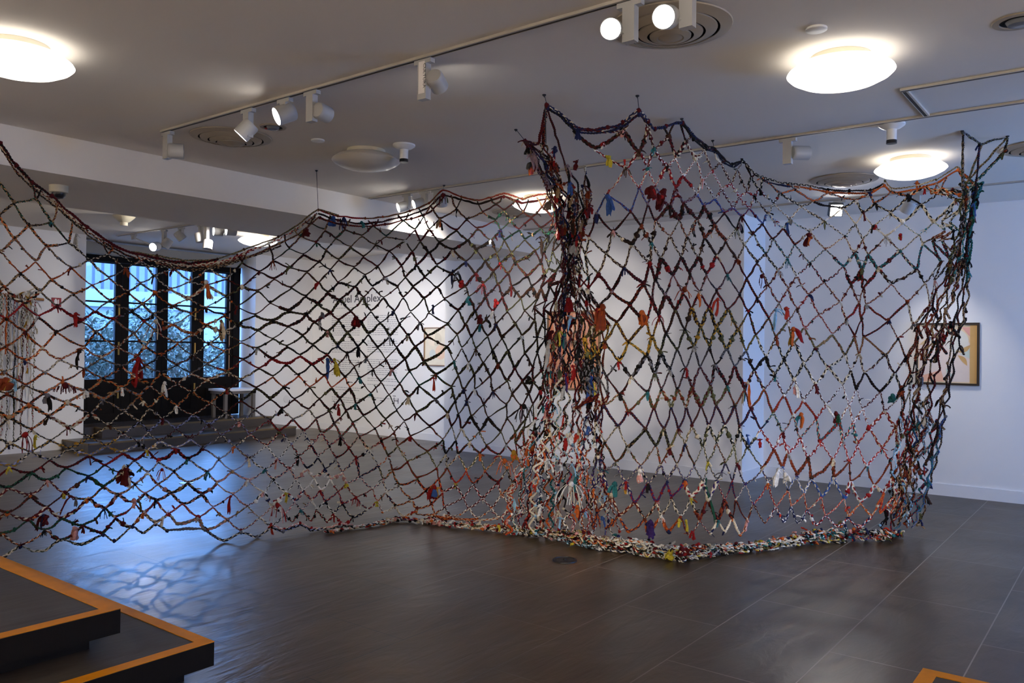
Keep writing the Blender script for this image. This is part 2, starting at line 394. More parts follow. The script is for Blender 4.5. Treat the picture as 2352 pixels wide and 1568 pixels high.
# ------------------------------------------------------------------ ceiling fixtures
def track(label, a, b, name='track_rail'):
    t = thing(name, label, 'track', ((a[0]+b[0])/2, (a[1]+b[1])/2, CZ))
    ax = 1 if abs(a[1]-b[1]) > abs(a[0]-b[0]) else 0
    w = .018
    m = MB(); s_ = MB()
    if ax:
        m.box((a[0]-w, a[1], CZ-.014), (a[0]-w+.012, b[1], CZ)).box((a[0]+w-.004, a[1], CZ-.014), (a[0]+w, b[1], CZ))
        s_.box((a[0]-w+.012, a[1], CZ-.0125), (a[0]+w-.004, b[1], CZ-.001))
    else:
        m.box((a[0], a[1]-w, CZ-.014), (b[0], a[1]-w+.012, CZ)).box((a[0], a[1]+w-.004, CZ-.014), (b[0], a[1]+w, CZ))
        s_.box((a[0], a[1]-w+.012, CZ-.0125), (b[0], a[1]+w-.004, CZ-.001))
    m.build('rail', M['track'], t); s_.build('slot', M['trackslot'], t)
T1, T2, T3, T4 = 3.155, 5.86, 8.56, 5.2
track('long ceiling track with seven spotlights running from the beam to the top edge', (T1, -2.6), (T1, 5.66))
track('second ceiling track crossing behind the top of the net', (T2, -2.6), (T2, 6.4))
track('third ceiling track close to the far wall', (T3, -2.6), (T3, 6.4))
track('short ceiling track ending at a crosspiece on the upper right', (T4, -2.6), (T4, 1.13))
track('short cross track joining two rails on the upper right', (T4+.02, 1.11), (T2-.02, 1.11))
track('ceiling track beyond the beam near the glazed doors', (T2, 8.0), (T2, 11.7))

def spot(label, X, py_, blen, head, hdir, r=.05, L=.12, lit=False, power=0, cone=50, square=False, blend=.6, col=(1, .96, .9), group=None, sticker=False, aim=None):
    """track spotlight: adapter on the rail, driver box hanging from it, arm, round can and lens"""
    tp = P(py_[0], py_[1], z=CZ); Yt = tp[1]
    t = thing('track_spotlight', label, 'spotlight', (X, Yt, CZ-.02), group)
    d = float(np.dot(np.array([X, Yt, CZ])-np.array([0, 0, EYE]), fv))
    hc = P(head[0], head[1], d=d) if not np.isscalar(head[0]) or len(head) == 2 else np.array(head)
    hd = np.array(hdir, float); hd /= np.linalg.norm(hd)
    MB().box((X-.017, Yt-.06, CZ-.045), (X+.017, Yt+.06, CZ-.022)).build('adapter', M['lampwhite'], t)
    zb_ = CZ-.045-blen
    bx = MB().box((X-.02, Yt-.03, zb_), (X+.02, Yt+.03, CZ-.045)).build('driver_box', M['lampwhite'], t)
    if sticker:
        m = MB().box((X-.0212, Yt-.022, zb_+.03), (X-.0202, Yt+.022, zb_+.2))
        m.build('sticker', M['signwhite'], bx)
        txt = text_mesh('CULTURA', 'sticker_text', M['inkdark'], bx, np.array([X-.0218, Yt-.012, zb_+.185]), (0, 0, -1), (0, -1, 0), .13, None)
    end = np.array([X, Yt, zb_+.03])
    MB().cyl(end, hc - hd*L*.1, .009, 8).build('arm', M['lampwhite'], t)
    a = hc - hd*L/2
    if square:
        # flat square floodlight
        u_ = np.cross(hd, (0, 0, 1)); u_ /= np.linalg.norm(u_); v_ = np.cross(u_, hd)
        vs = []
        for q in (-.035, .035):
            for sx_, sy_ in ((-1, -1), (1, -1), (1, 1), (-1, 1)): vs.append(hc + hd*q + u_*sx_*r + v_*sy_*r)
        m = MB(); m.add(vs, [(0, 3, 2, 1), (4, 5, 6, 7), (0, 1, 5, 4), (1, 2, 6, 5), (2, 3, 7, 6), (3, 0, 4, 7)]); h_ = m.build('lamp_head', M['darkplastic'], t)
        vs = [hc + hd*.037 + u_*sx_*r*.86 + v_*sy_*r*.86 for sx_, sy_ in ((-1, -1), (1, -1), (1, 1), (-1, 1))]
        vs2 = [p + hd*.004 for p in vs]
        m = MB(); m.add(vs+vs2, [(0, 3, 2, 1), (4, 5, 6, 7), (0, 1, 5, 4), (1, 2, 6, 5), (2, 3, 7, 6), (3, 0, 4, 7)])
        m.build('lens', M['lens'] if lit else M['lensoff'], h_)
    else:
        prof = [(0, 0), (r*.86, 0), (r*.97, .008), (r, .02), (r, L), (r*.93, L), (r*.9, L-.02), (0, L-.021)]
        h_ = MB().lathe(a, hd, prof, 28).build('lamp_head', M['lampwhite'], t, True)
        MB().lathe(a + hd*(L-.019), hd, [(0, 0), (r*.9, .001), (r*.88, .006), (r*.5, .011), (0, .012)], 28).build('lens', M['lens'] if (lit or power > 0) else M['lensoff'], h_, True)
    if power > 0:
        ld = bpy.data.lights.new('bulb', 'SPOT'); ld.energy = power; ld.spot_size = math.radians(cone); ld.spot_blend = blend; ld.shadow_soft_size = .09 if power > 200 else .035; ld.color = col
        lo = bpy.data.objects.new('bulb', ld); COL.objects.link(lo)
        pos = hc + hd*(L/2+.03 if not square else .06)
        tgt = Vector(aim) - Vector(pos) if aim is not None else Vector(hd)
        lo.rotation_euler = tgt.to_track_quat('-Z', 'Y').to_euler()
        lo.parent = t; lo.location = tuple(pos - np.array(t.location))
    return t

def text_mesh(body, name, m, parent, origin, xd, yd, width, height, bold=0.0, align='LEFT'):
    cu = bpy.data.curves.new('lettering', 'FONT'); cu.body = body; cu.size = 1.0; cu.offset = bold; cu.align_x = align; cu.extrude = 0.0; cu.resolution_u = 3
    to = bpy.data.objects.new('lettering', cu); COL.objects.link(to)
    dg = bpy.context.evaluated_depsgraph_get()
    me = bpy.data.meshes.new_from_object(to.evaluated_get(dg))
    bpy.data.objects.remove(to)
    co = np.array([v.co[:] for v in me.vertices])
    mn, mxx = co.min(0), co.max(0)
    sx_ = width/(mxx[0]-mn[0]); sy_ = sx_ if height is None else height/(mxx[1]-mn[1])
    xd = np.array(xd, float); yd = np.array(yd, float)
    off = wloc(parent)
    nv = origin + np.outer((co[:, 0]-mn[0])*sx_, xd) + np.outer((co[:, 1]-mn[1])*sy_, yd) - off
    me.vertices.foreach_set('co', nv.astype(np.float32).ravel()); me.update(); me.name = name
    me.materials.clear(); me.materials.append(m)
    o = bpy.data.objects.new(name, me); COL.objects.link(o); o.parent = parent
    return o

def towards(px, py_, X, Y):  # direction from a fixture to the viewer
    q = np.array([0, 0, EYE]) - np.array([X, Y, CZ-.2]); return q/np.linalg.norm(q)

spot('white spotlight at the far left end of the long track, can turned to the right', T1, (382, 296), .17, (404, 347), rv*.9+fv*.3, r=.055, L=.105)
spot('white lit spotlight pointing down left before the round air vent', T1, (567, 243), .16, (566, 298), -rv*.7-uv*.75-fv*.1, r=.055, L=.11, lit=True, power=10, cone=40)
spot('white spotlight with lit face turned left above the small red-dot downlight', T1, (652, 219), .06, (655, 261), -rv*.8-fv*.45-uv*.42, r=.058, L=.12, lit=True, power=12, cone=44)
spot('white spotlight with upright can right of the small red-dot downlight', T1, (713, 201), .16, (741, 258), fv*.8+rv*.45-uv*.1, r=.05, L=.095, lit=False)
spot('white spotlight with a paper sticker at the middle of the long track', T1, (969, 126), .19, (1003, 187), fv*.75-uv*.35+rv*.25, r=.048, L=.095, sticker=True, power=300, cone=28, aim=(9.0, 5.8, 1.45))
spot('lit spotlight facing the viewer, left of the pair at the top edge', T1, (1452, -4), .155, (1405, 67), towards(0, 0, T1, 1.9)-rv*.1, r=.047, L=.1, lit=True, power=8, cone=70)
spot('lit spotlight facing the viewer before the large round air vent at the top edge', T1, (1585, -40), .155, (1531, 39), towards(0, 0, T1, 1.5)-rv*.25, r=.05, L=.1, lit=True, power=8, cone=70)
spot('lit spotlight turned left on the second track above the net, left of its neighbour', T2, (938, 442), .12, (926, 474), -rv*.85-fv*.35-uv*.3, r=.05, L=.11, lit=True)
spot('lit spotlight turned left on the second track above the net, right of its neighbour', T2, (977, 436), .1, (962, 467), -rv*.85-fv*.35-uv*.3, r=.05, L=.11, lit=True)
spot('white spotlight can turned away, hidden half behind the knotted peak of the net', T2, (1006, 432), .1, (1014, 460), fv*.5-uv*.9, r=.055, L=.11, power=120, cone=45, aim=(9.4, 10.8, 1.3))
spot('white spotlight on the second track above the round vent at right, can turned right', T2, (1812, 313), .16, (1838, 351), rv*.95+fv*.15, r=.05, L=.125)
spot('square lit floodlight hanging on the third track behind the net', T3, (1920, 451), .07, (1919, 481), -fv*.8-rv*.1-uv*.35, r=.065, lit=True, square=True, power=25, cone=80)
spot('pale spotlight on the third track at far right, turned down to the picture', T3, (2100, 434), .14, (2087, 474), -rv*.2-uv*.7+fv*.5, r=.06, L=.12, power=24, cone=48, aim=(9.63, 1.6, 1.4), blend=1.0)
far = [('brightly lit spotlight on the track beyond the beam, nearest the doors', (308, 535), .05, (357, 566), -fv*.9-rv*.2-uv*.25, True, 52),
       ('small unlit white spotlight beyond the beam right of the brightest one', (374, 524), .16, (384, 558), -rv*.5-uv*.7, False, 0),
       ('small white spotlight beyond the beam at the middle of the group, can tilted', (412, 518), .06, (413, 541), rv*.5-uv*.7+fv*.2, False, 0),
       ('small white spotlight beyond the beam with a long bracket above a pale can', (455, 511), .16, (459, 545), -uv*.9+rv*.2, False, 0),
       ('pale spotlight can tilted down at the right of the group beyond the beam', (468, 509), .2, (477, 562), -uv*.8-fv*.2, False, 0),
       ('lit spotlight beyond the beam facing left, larger of the right-hand pair', (516, 502), .04, (502, 531), -rv*.8-fv*.5, True, 20),
       ('lit spotlight beyond the beam facing left, smaller of the right-hand pair', (542, 498), .04, (531, 530), -rv*.8-fv*.5, True, 20)]
for l, a, bl_, hp, hd, lit, pw in far:
    spot(l, T2, a, bl_, hp, hd, r=.06, L=.12, lit=lit, power=pw*.45 if pw > 50 else pw, cone=30 if pw > 50 else 75, aim=(2.75, 4.3, 0) if pw > 50 else None)

def dome_lamp(label, c, lit=True, energy=0):
    t = thing('dome_ceiling_lamp', label, 'ceiling lamp', (c[0], c[1], CZ))
    MB().lathe((c[0], c[1], CZ), (0, 0, -1), [(0, .001), (.15, .001), (.15, .028), (0, .028)], 40).build('base_ring', M['cream'], t, True)
    prof = [(.10, .02), (.17, .032), (.225, .05), (.262, .078), (.268, .088), (.25, .106), (.2, .132), (.13, .152), (.06, .162), (0, .164)]
    MB().lathe((c[0], c[1], CZ), (0, 0, -1), prof, 48).build('glass_shade', M['opal'] if lit else M['opaloff'], t, True)
for l, px, lit in (('large lit round lamp cut off at the upper left edge', (40, 140), True), ('large lit round lamp at upper right beside the small disc', (1930, 167), True),
                   ('lit round lamp above the right end of the net', (2091, 388), True), ('unlit round lamp on the ceiling beside the white sensor', (841, 369), False),
                   ('lit round lamp half hidden behind the gathered column of the net', (1237, 470), True), ('lit round lamp beyond the ceiling beam near the doors', (592, 553), True)):
    c = P(px[0], px[1], z=CZ-.085); dome_lamp(l, c, lit)
    c_ = c
for l, c in (('added round fill lamp behind the viewer to the left', (-.9, 4.9)), ('added round fill lamp straight above and behind the viewer', (-.9, 1.2)), ('added round fill lamp overhead just in front of the viewer', (1.9, 1.25)),
             ('added round fill lamp by the right wall nearest the viewer', (1.9, -2.35)), ('added round fill lamp by the right wall before the window', (4.7, -2.35))):
    dome_lamp(l, c, True)  # lamps added out of view on the lamp grid for warm fill

def vent(label, c, R=.29):
    t = thing('round_air_vent', label, 'vent', (c[0], c[1], CZ))
    C0 = (c[0], c[1], CZ)
    MB().lathe(C0, (0, 0, -1), [(0, .001), (R*.9, .001)], 40).build('throat', M['throat'], t)
    def ring(name, ro, ri, zo, zi):
        MB().lathe(C0, (0, 0, -1), [(ro, zo), (ro*.99, zo+.006), (ri, zi+.004), (ri, zi), (ro*.985, zo), (ro, zo)], 48).build(name, M['vent'], t, True)
    ring('outer_ring', R, R*.8, .004, .02)
    ring('cone_ring', R*.76, R*.57, .018, .036); ring('cone_ring', R*.53, R*.38, .034, .05)
    MB().lathe(C0, (0, 0, -1), [(R*.34, .048), (R*.335, .056), (R*.22, .064), (R*.2, .06), (R*.1, .07), (0, .071)], 32).build('centre_disc', M['vent'], t, True)
vent('round concentric air vent behind the down-pointing spotlight', P(531, 316, z=CZ-.01))
vent('large round concentric air vent behind the pair of lit spotlights', P(1540, 63, z=CZ-.01))
vent('round concentric air vent left of the lit lamp at right', P(1938, 414, z=CZ-.01))
vent('round air vent mostly hidden by the lit lamp behind the net', P(1188, 488, z=CZ-.01))
vent('round air vent cut off by the right edge', P(2400, 340, z=CZ-.01))
def downlight(label, c, R=.075, dot=False):
    t = thing('recessed_downlight', label, 'downlight', (c[0], c[1], CZ)); C0 = (c[0], c[1], CZ)
    MB().lathe(C0, (0, 0, -1), [(R*1.25, .001), (R*1.2, .006), (R*.9, .008), (R*.88, .002)], 36).build('trim_ring', M['vent'], t, True)
    MB().lathe(C0, (0, 0, -1), [(0, .001), (R*.88, .0015)], 32).build('recess', M['throat'], t)
    MB().lathe(C0, (0, 0, -1), [(R*.62, .003), (R*.5, .02), (R*.2, .026), (0, .026)], 28).build('lens', M['lensoff'], t, True)
    if dot: MB().lathe((c[0]-.02, c[1]+.05, CZ), (0, 0, -1), [(0, .004), (.012, .006), (.01, .014), (0, .015)], 12).build('indicator', M['red'], t)
downlight('small recessed downlight with a red dot right of the vent on the long track', P(627, 291, z=CZ), dot=True)
downlight('recessed downlight cut off at the upper right edge', P(2340, 48, z=CZ), R=.09)
for l, px in (('flat white disc on the ceiling left of the unlit lamp', (730, 321)), ('flat grey-white disc above the large lit lamp at right', (1875, 65))):
    c = P(px[0], px[1], z=CZ)
    t = MB().lathe((c[0], c[1], CZ), (0, 0, -1), [(0, .012), (.046, .012), (.05, .009), (.05, 0)], 32).build('ceiling_disc', M['sensor'], None, True); tag(t, l, 'ceiling disc')
for l, px in (('white ceiling sensor with a hanging tube beside the unlit lamp', (928, 338)), ('white ceiling sensor with a hanging tube above the lamp at right', (2048, 291))):
    c = P(px[0], px[1], z=CZ-.02); t = thing('ceiling_sensor', l, 'sensor', (c[0], c[1], CZ))
    MB().lathe((c[0], c[1], CZ), (0, 0, -1), [(.085, 0), (.085, .012), (.06, .03), (.03, .04), (0, .04)], 32).build('base_plate', M['sensor'], t, True)
    MB().lathe((c[0], c[1], CZ), (0, 0, -1), [(.032, .035), (.032, .125), (.028, .13), (0, .13)], 24).build('tube', M['sensor'], t, True)
    MB().lathe((c[0], c[1], CZ), (0, 0, -1), [(.0335, .112), (.034, .135), (0, .137)], 24).build('dark_lens', M['darkplastic'], t, True)
c = P(135, 432, z=2.74); t = thing('dome_camera', 'beige dome camera under the ceiling beam at left', 'camera', (c[0], c[1], 2.76))
MB().lathe((c[0], c[1], 2.76), (0, 0, -1), [(.07, 0), (.068, .055), (.055, .06), (0, .06)], 28).build('housing', M['cream'], t, True)
MB().lathe((c[0], c[1], 2.76), (0, 0, -1), [(.052, .06), (.05, .08), (.035, .1), (0, .108)], 24).build('dark_dome', M['darkplastic'], t, True)
c = P(285, 496, z=CZ); t = thing('smoke_detector', 'beige cone-shaped detector on the ceiling beyond the beam', 'detector', (c[0], c[1], CZ))
MB().lathe((c[0], c[1], CZ), (0, 0, -1), [(.13, 0), (.12, .02), (.06, .075), (.045, .08)], 28).build('cone_housing', M['cream'], t, True)
MB().lathe((c[0], c[1], CZ), (0, 0, -1), [(.045, .075), (.045, .12), (0, .122)], 20).build('sensor_head', M['cream'], t, True)

# ------------------------------------------------------------------ wall works and signs
XW = XF-.002
def picture(name, label, X, px, fm, base, shapes, fw=.022, depth=.035):
    (xa, ya), (xb, yb) = px
    A = P(xa, ya, X=X); B = P(xb, yb, X=X); y1, z1 = A[1], A[2]; y0, z0 = B[1], B[2]
    t = thing(name, label, 'picture', (X, (y0+y1)/2, (z0+z1)/2))
    m = MB().box((X-depth, y0, z0), (X-.001, y0+fw, z1)).box((X-depth, y1-fw, z0), (X-.001, y1, z1)).box((X-depth, y0+fw, z0), (X-.001, y1-fw, z0+fw)).box((X-depth, y0+fw, z1-fw), (X-.001, y1-fw, z1))
    m.build('frame', fm, t)
    ms = [mat('paint_'+name, base, .7, noise=.12, nscale=9)]
    g = MB().box((X-.02, y0+fw, z0+fw), (X-.012, y1-fw, z1-fw))
    yy = lambda s_: (y1-fw)-s_*(y1-y0-2*fw); zz = lambda q: (z1-fw)-q*(z1-z0-2*fw)
    for k, (colr, pts) in enumerate(shapes):
        ms.append(mat('paint_patch', colr, .75, noise=.08, nscale=12)); g.slot(k+1)
        vs = [(X-.0205-.0004*k, yy(a), zz(b)) for a, b in pts]
        n_ = len(vs); g.add(vs, [tuple(range(n_))])
    g.build('painted_sheet', ms, t)
def leafp(a, b, w, n=9):
    a = np.array(a); b = np.array(b); d = b-a; p = np.array([-d[1], d[0]])
    up = [a+d*k/n+p*w*math.sin(PI*k/n) for k in range(n+1)]; dn = [a+d*k/n-p*w*.25*math.sin(PI*k/n) for k in range(n-1, 0, -1)]
    return [tuple(q) for q in up+dn]
def disc(c, r, n=24): return [(c[0]+r*math.cos(2*PI*k/n), c[1]+r*math.sin(2*PI*k/n)) for k in range(n)]
picture('framed_picture', 'small square framed leaf picture in pale cream on the right wall', XF, ((2105, 742), (2250, 886)), M['framedark'], '#e9cfa8',
        [('#e4d9cf', [(0, .02), (.5, .02), (.47, .3), (.3, .28), (0, .3)]), ('#ead7cb', [(.02, .3), (.88, .3), (.88, .98), (.02, .98)]), ('#e3ddd0', disc((.66, .28), .2)), ('#eaa99c', [(.74, .04), (.88, .04), (.88, .2)]),
         ('#cfd8cb', [(.72, .5), (.88, .4), (.88, .58)]), ('#cda56a', leafp((.68, .47), (.9, .34), .24)), ('#cfa468', leafp((.84, .7), (.68, .52), .26)),
         ('#cdd3c4', [(.48, .74), (.62, .88), (.5, .9)]), ('#efb99b', [(.02, .9), (.4, .78), (.46, .98), (.02, .98)]), ('#d8b98a', leafp((.02, .35), (.22, .2), .2)), ('#d2a667', [(.885, .0), (1, 0), (1, 1), (.885, 1)])])
stre = []
for k in range(16):
    s0 = rnd.uniform(0, .9); q0 = rnd.uniform(0, .7); w_ = rnd.uniform(.02, .06); l_ = rnd.uniform(.15, .3)
    stre.append((rnd.choice(['#f4c3a8', '#f0b197', '#e58a63', '#f3cdb9', '#d9744f']), [(s0, q0), (s0+w_, q0), (min(1, s0+w_+.05), q0+l_), (min(1, s0+.05), q0+l_)]))
picture('framed_picture', 'tall orange and pink picture in an oak frame behind the gathered net', XM, ((1260, 715), (1379, 898)), M['frameoak'], '#eda27a', stre)
picture('framed_picture', 'pale cream picture with faint shapes beside the wall text, cut by the partition', XF, ((977, 752), (1040, 841)), M['frameoak'], '#e6dcc8',
        [('#d8cdb8', disc((.45, .3), .18)), ('#e9c9ae', disc((.6, .65), .2)), ('#cfd3cd', disc((.3, .7), .12)), ('#eedfca', [(.1, .1), (.4, .05), (.35, .5), (.15, .45)])], fw=.014)
tx = thing('wall_text_panel', 'grey exhibition title and text columns printed on the white far wall', 'wall text', (XF, 10.6, 1.3))
a = P(764, 697, X=XW); b = P(876, 694, X=XW)
text_mesh('Aquel Amplex', 'title', M['ink'], tx, np.array([XW, a[1], a[2]-.035]), (0, -1, 0), (0, 0, 1), a[1]-b[1], .175, bold=.012)
def greek(name, px0, px1, rows, gap=4.8, h=1.5):
    m = MB()
    for y in rows:
        s_ = px0
        a0 = P(px0, y, X=XW); b0 = P(px1, y, X=XW)
        yy_ = a0[1]; z_ = a0[2]
        while yy_ > b0[1]+.02:
            w_ = min(rnd.uniform(.025, .085), yy_-b0[1])
            m.box((XW-.0008, yy_-w_, z_-.006), (XW, yy_, z_+.006)); yy_ -= w_+.014
    m.build(name, M['inkpale'], tx)
greek('subtitle', 765, 814, [708])
r1 = [726+4.8*k for k in range(10)]+[784+4.8*k for k in range(6)]+[826+4.8*k for k in range(8)]
greek('text_column', 762, 827, r1+[888, 893, 911, 916, 921]); greek('text_column', 844, 914, [y-1 for y in r1]+[868, 873, 882, 912])
lg = MB()
a = P(904, 918, X=XW); lg.box((XW-.001, a[1]-.05, a[2]+.06), (XW, a[1]+.02, a[2]+.07)).box((XW-.001, a[1]-.02, a[2]-.07), (XW, a[1]-.005, a[2]+.04)).box((XW-.001, a[1]-.1, a[2]-.02), (XW, a[1]-.02, a[2]-.008)).box((XW-.001, a[1]-.115, a[2]-.06), (XW, a[1]-.1, a[2]+.03))
lg.build('logo', M['inkdark'], tx)
a = P(118, 683, Y=YL); b = P(140, 705, Y=YL)
fs_ = thing('fire_sign', 'small square red fire sign with white symbol on the left wall', 'sign', (a[0], YL, b[2]))
MB().box((a[0], YL-.008, b[2]), (b[0], YL-.001, a[2])).build('plate', M['red'], fs_)
cx = (a[0]+b[0])/2; cz = (a[2]+b[2])/2
MB().box((cx-.03, YL-.0095, cz-.045), (cx+.012, YL-.008, cz+.03)).box((cx-.02, YL-.0095, cz+.03), (cx+.002, YL-.008, cz+.048)).box((cx+.018, YL-.0095, cz-.045), (cx+.034, YL-.008, cz+.04)).build('white_symbol', M['signwhite'], fs_)
for l, px in (('round white cover plate low on the wall right of the steps', (658, 916)),):
    a = P(px[0], px[1], X=XF) if px[0] > 716 else P(px[0], px[1], Y=YL)
    t = MB().lathe((a[0], YL, a[2]), (0, -1, 0), [(.065, 0), (.062, .012), (.05, .016), (0, .016)], 28).build('cover_plate', M['sensor'], None, True); tag(t, l, 'cover plate')
a = P(1297, 1287, z=0)
t = thing('floor_cover', 'round dark metal cover set in the floor before the net', 'floor cover', (a[0], a[1], 0))
MB().lathe((a[0], a[1], 0), (0, 0, 1), [(.088, 0), (.086, .008), (.072, .011), (.07, .006), (0, .006)], 40).build('cover', M['manhole'], t, True)
MB().lathe((a[0], a[1], .006), (0, 0, 1), [(.012, 0), (.012, .012), (0, .014)], 14).build('knob', M['manhole'], t, True)
a = P(428, 1109, z=0)
t = MB().lathe((a[0], a[1], 0), (0, 0, 1), [(.075, 0), (.073, .006), (.06, .008), (0, .008)], 36).build('floor_disc', M['steel'], None, True); tag(t, 'flat pale metal disc on the floor behind the net', 'floor disc')
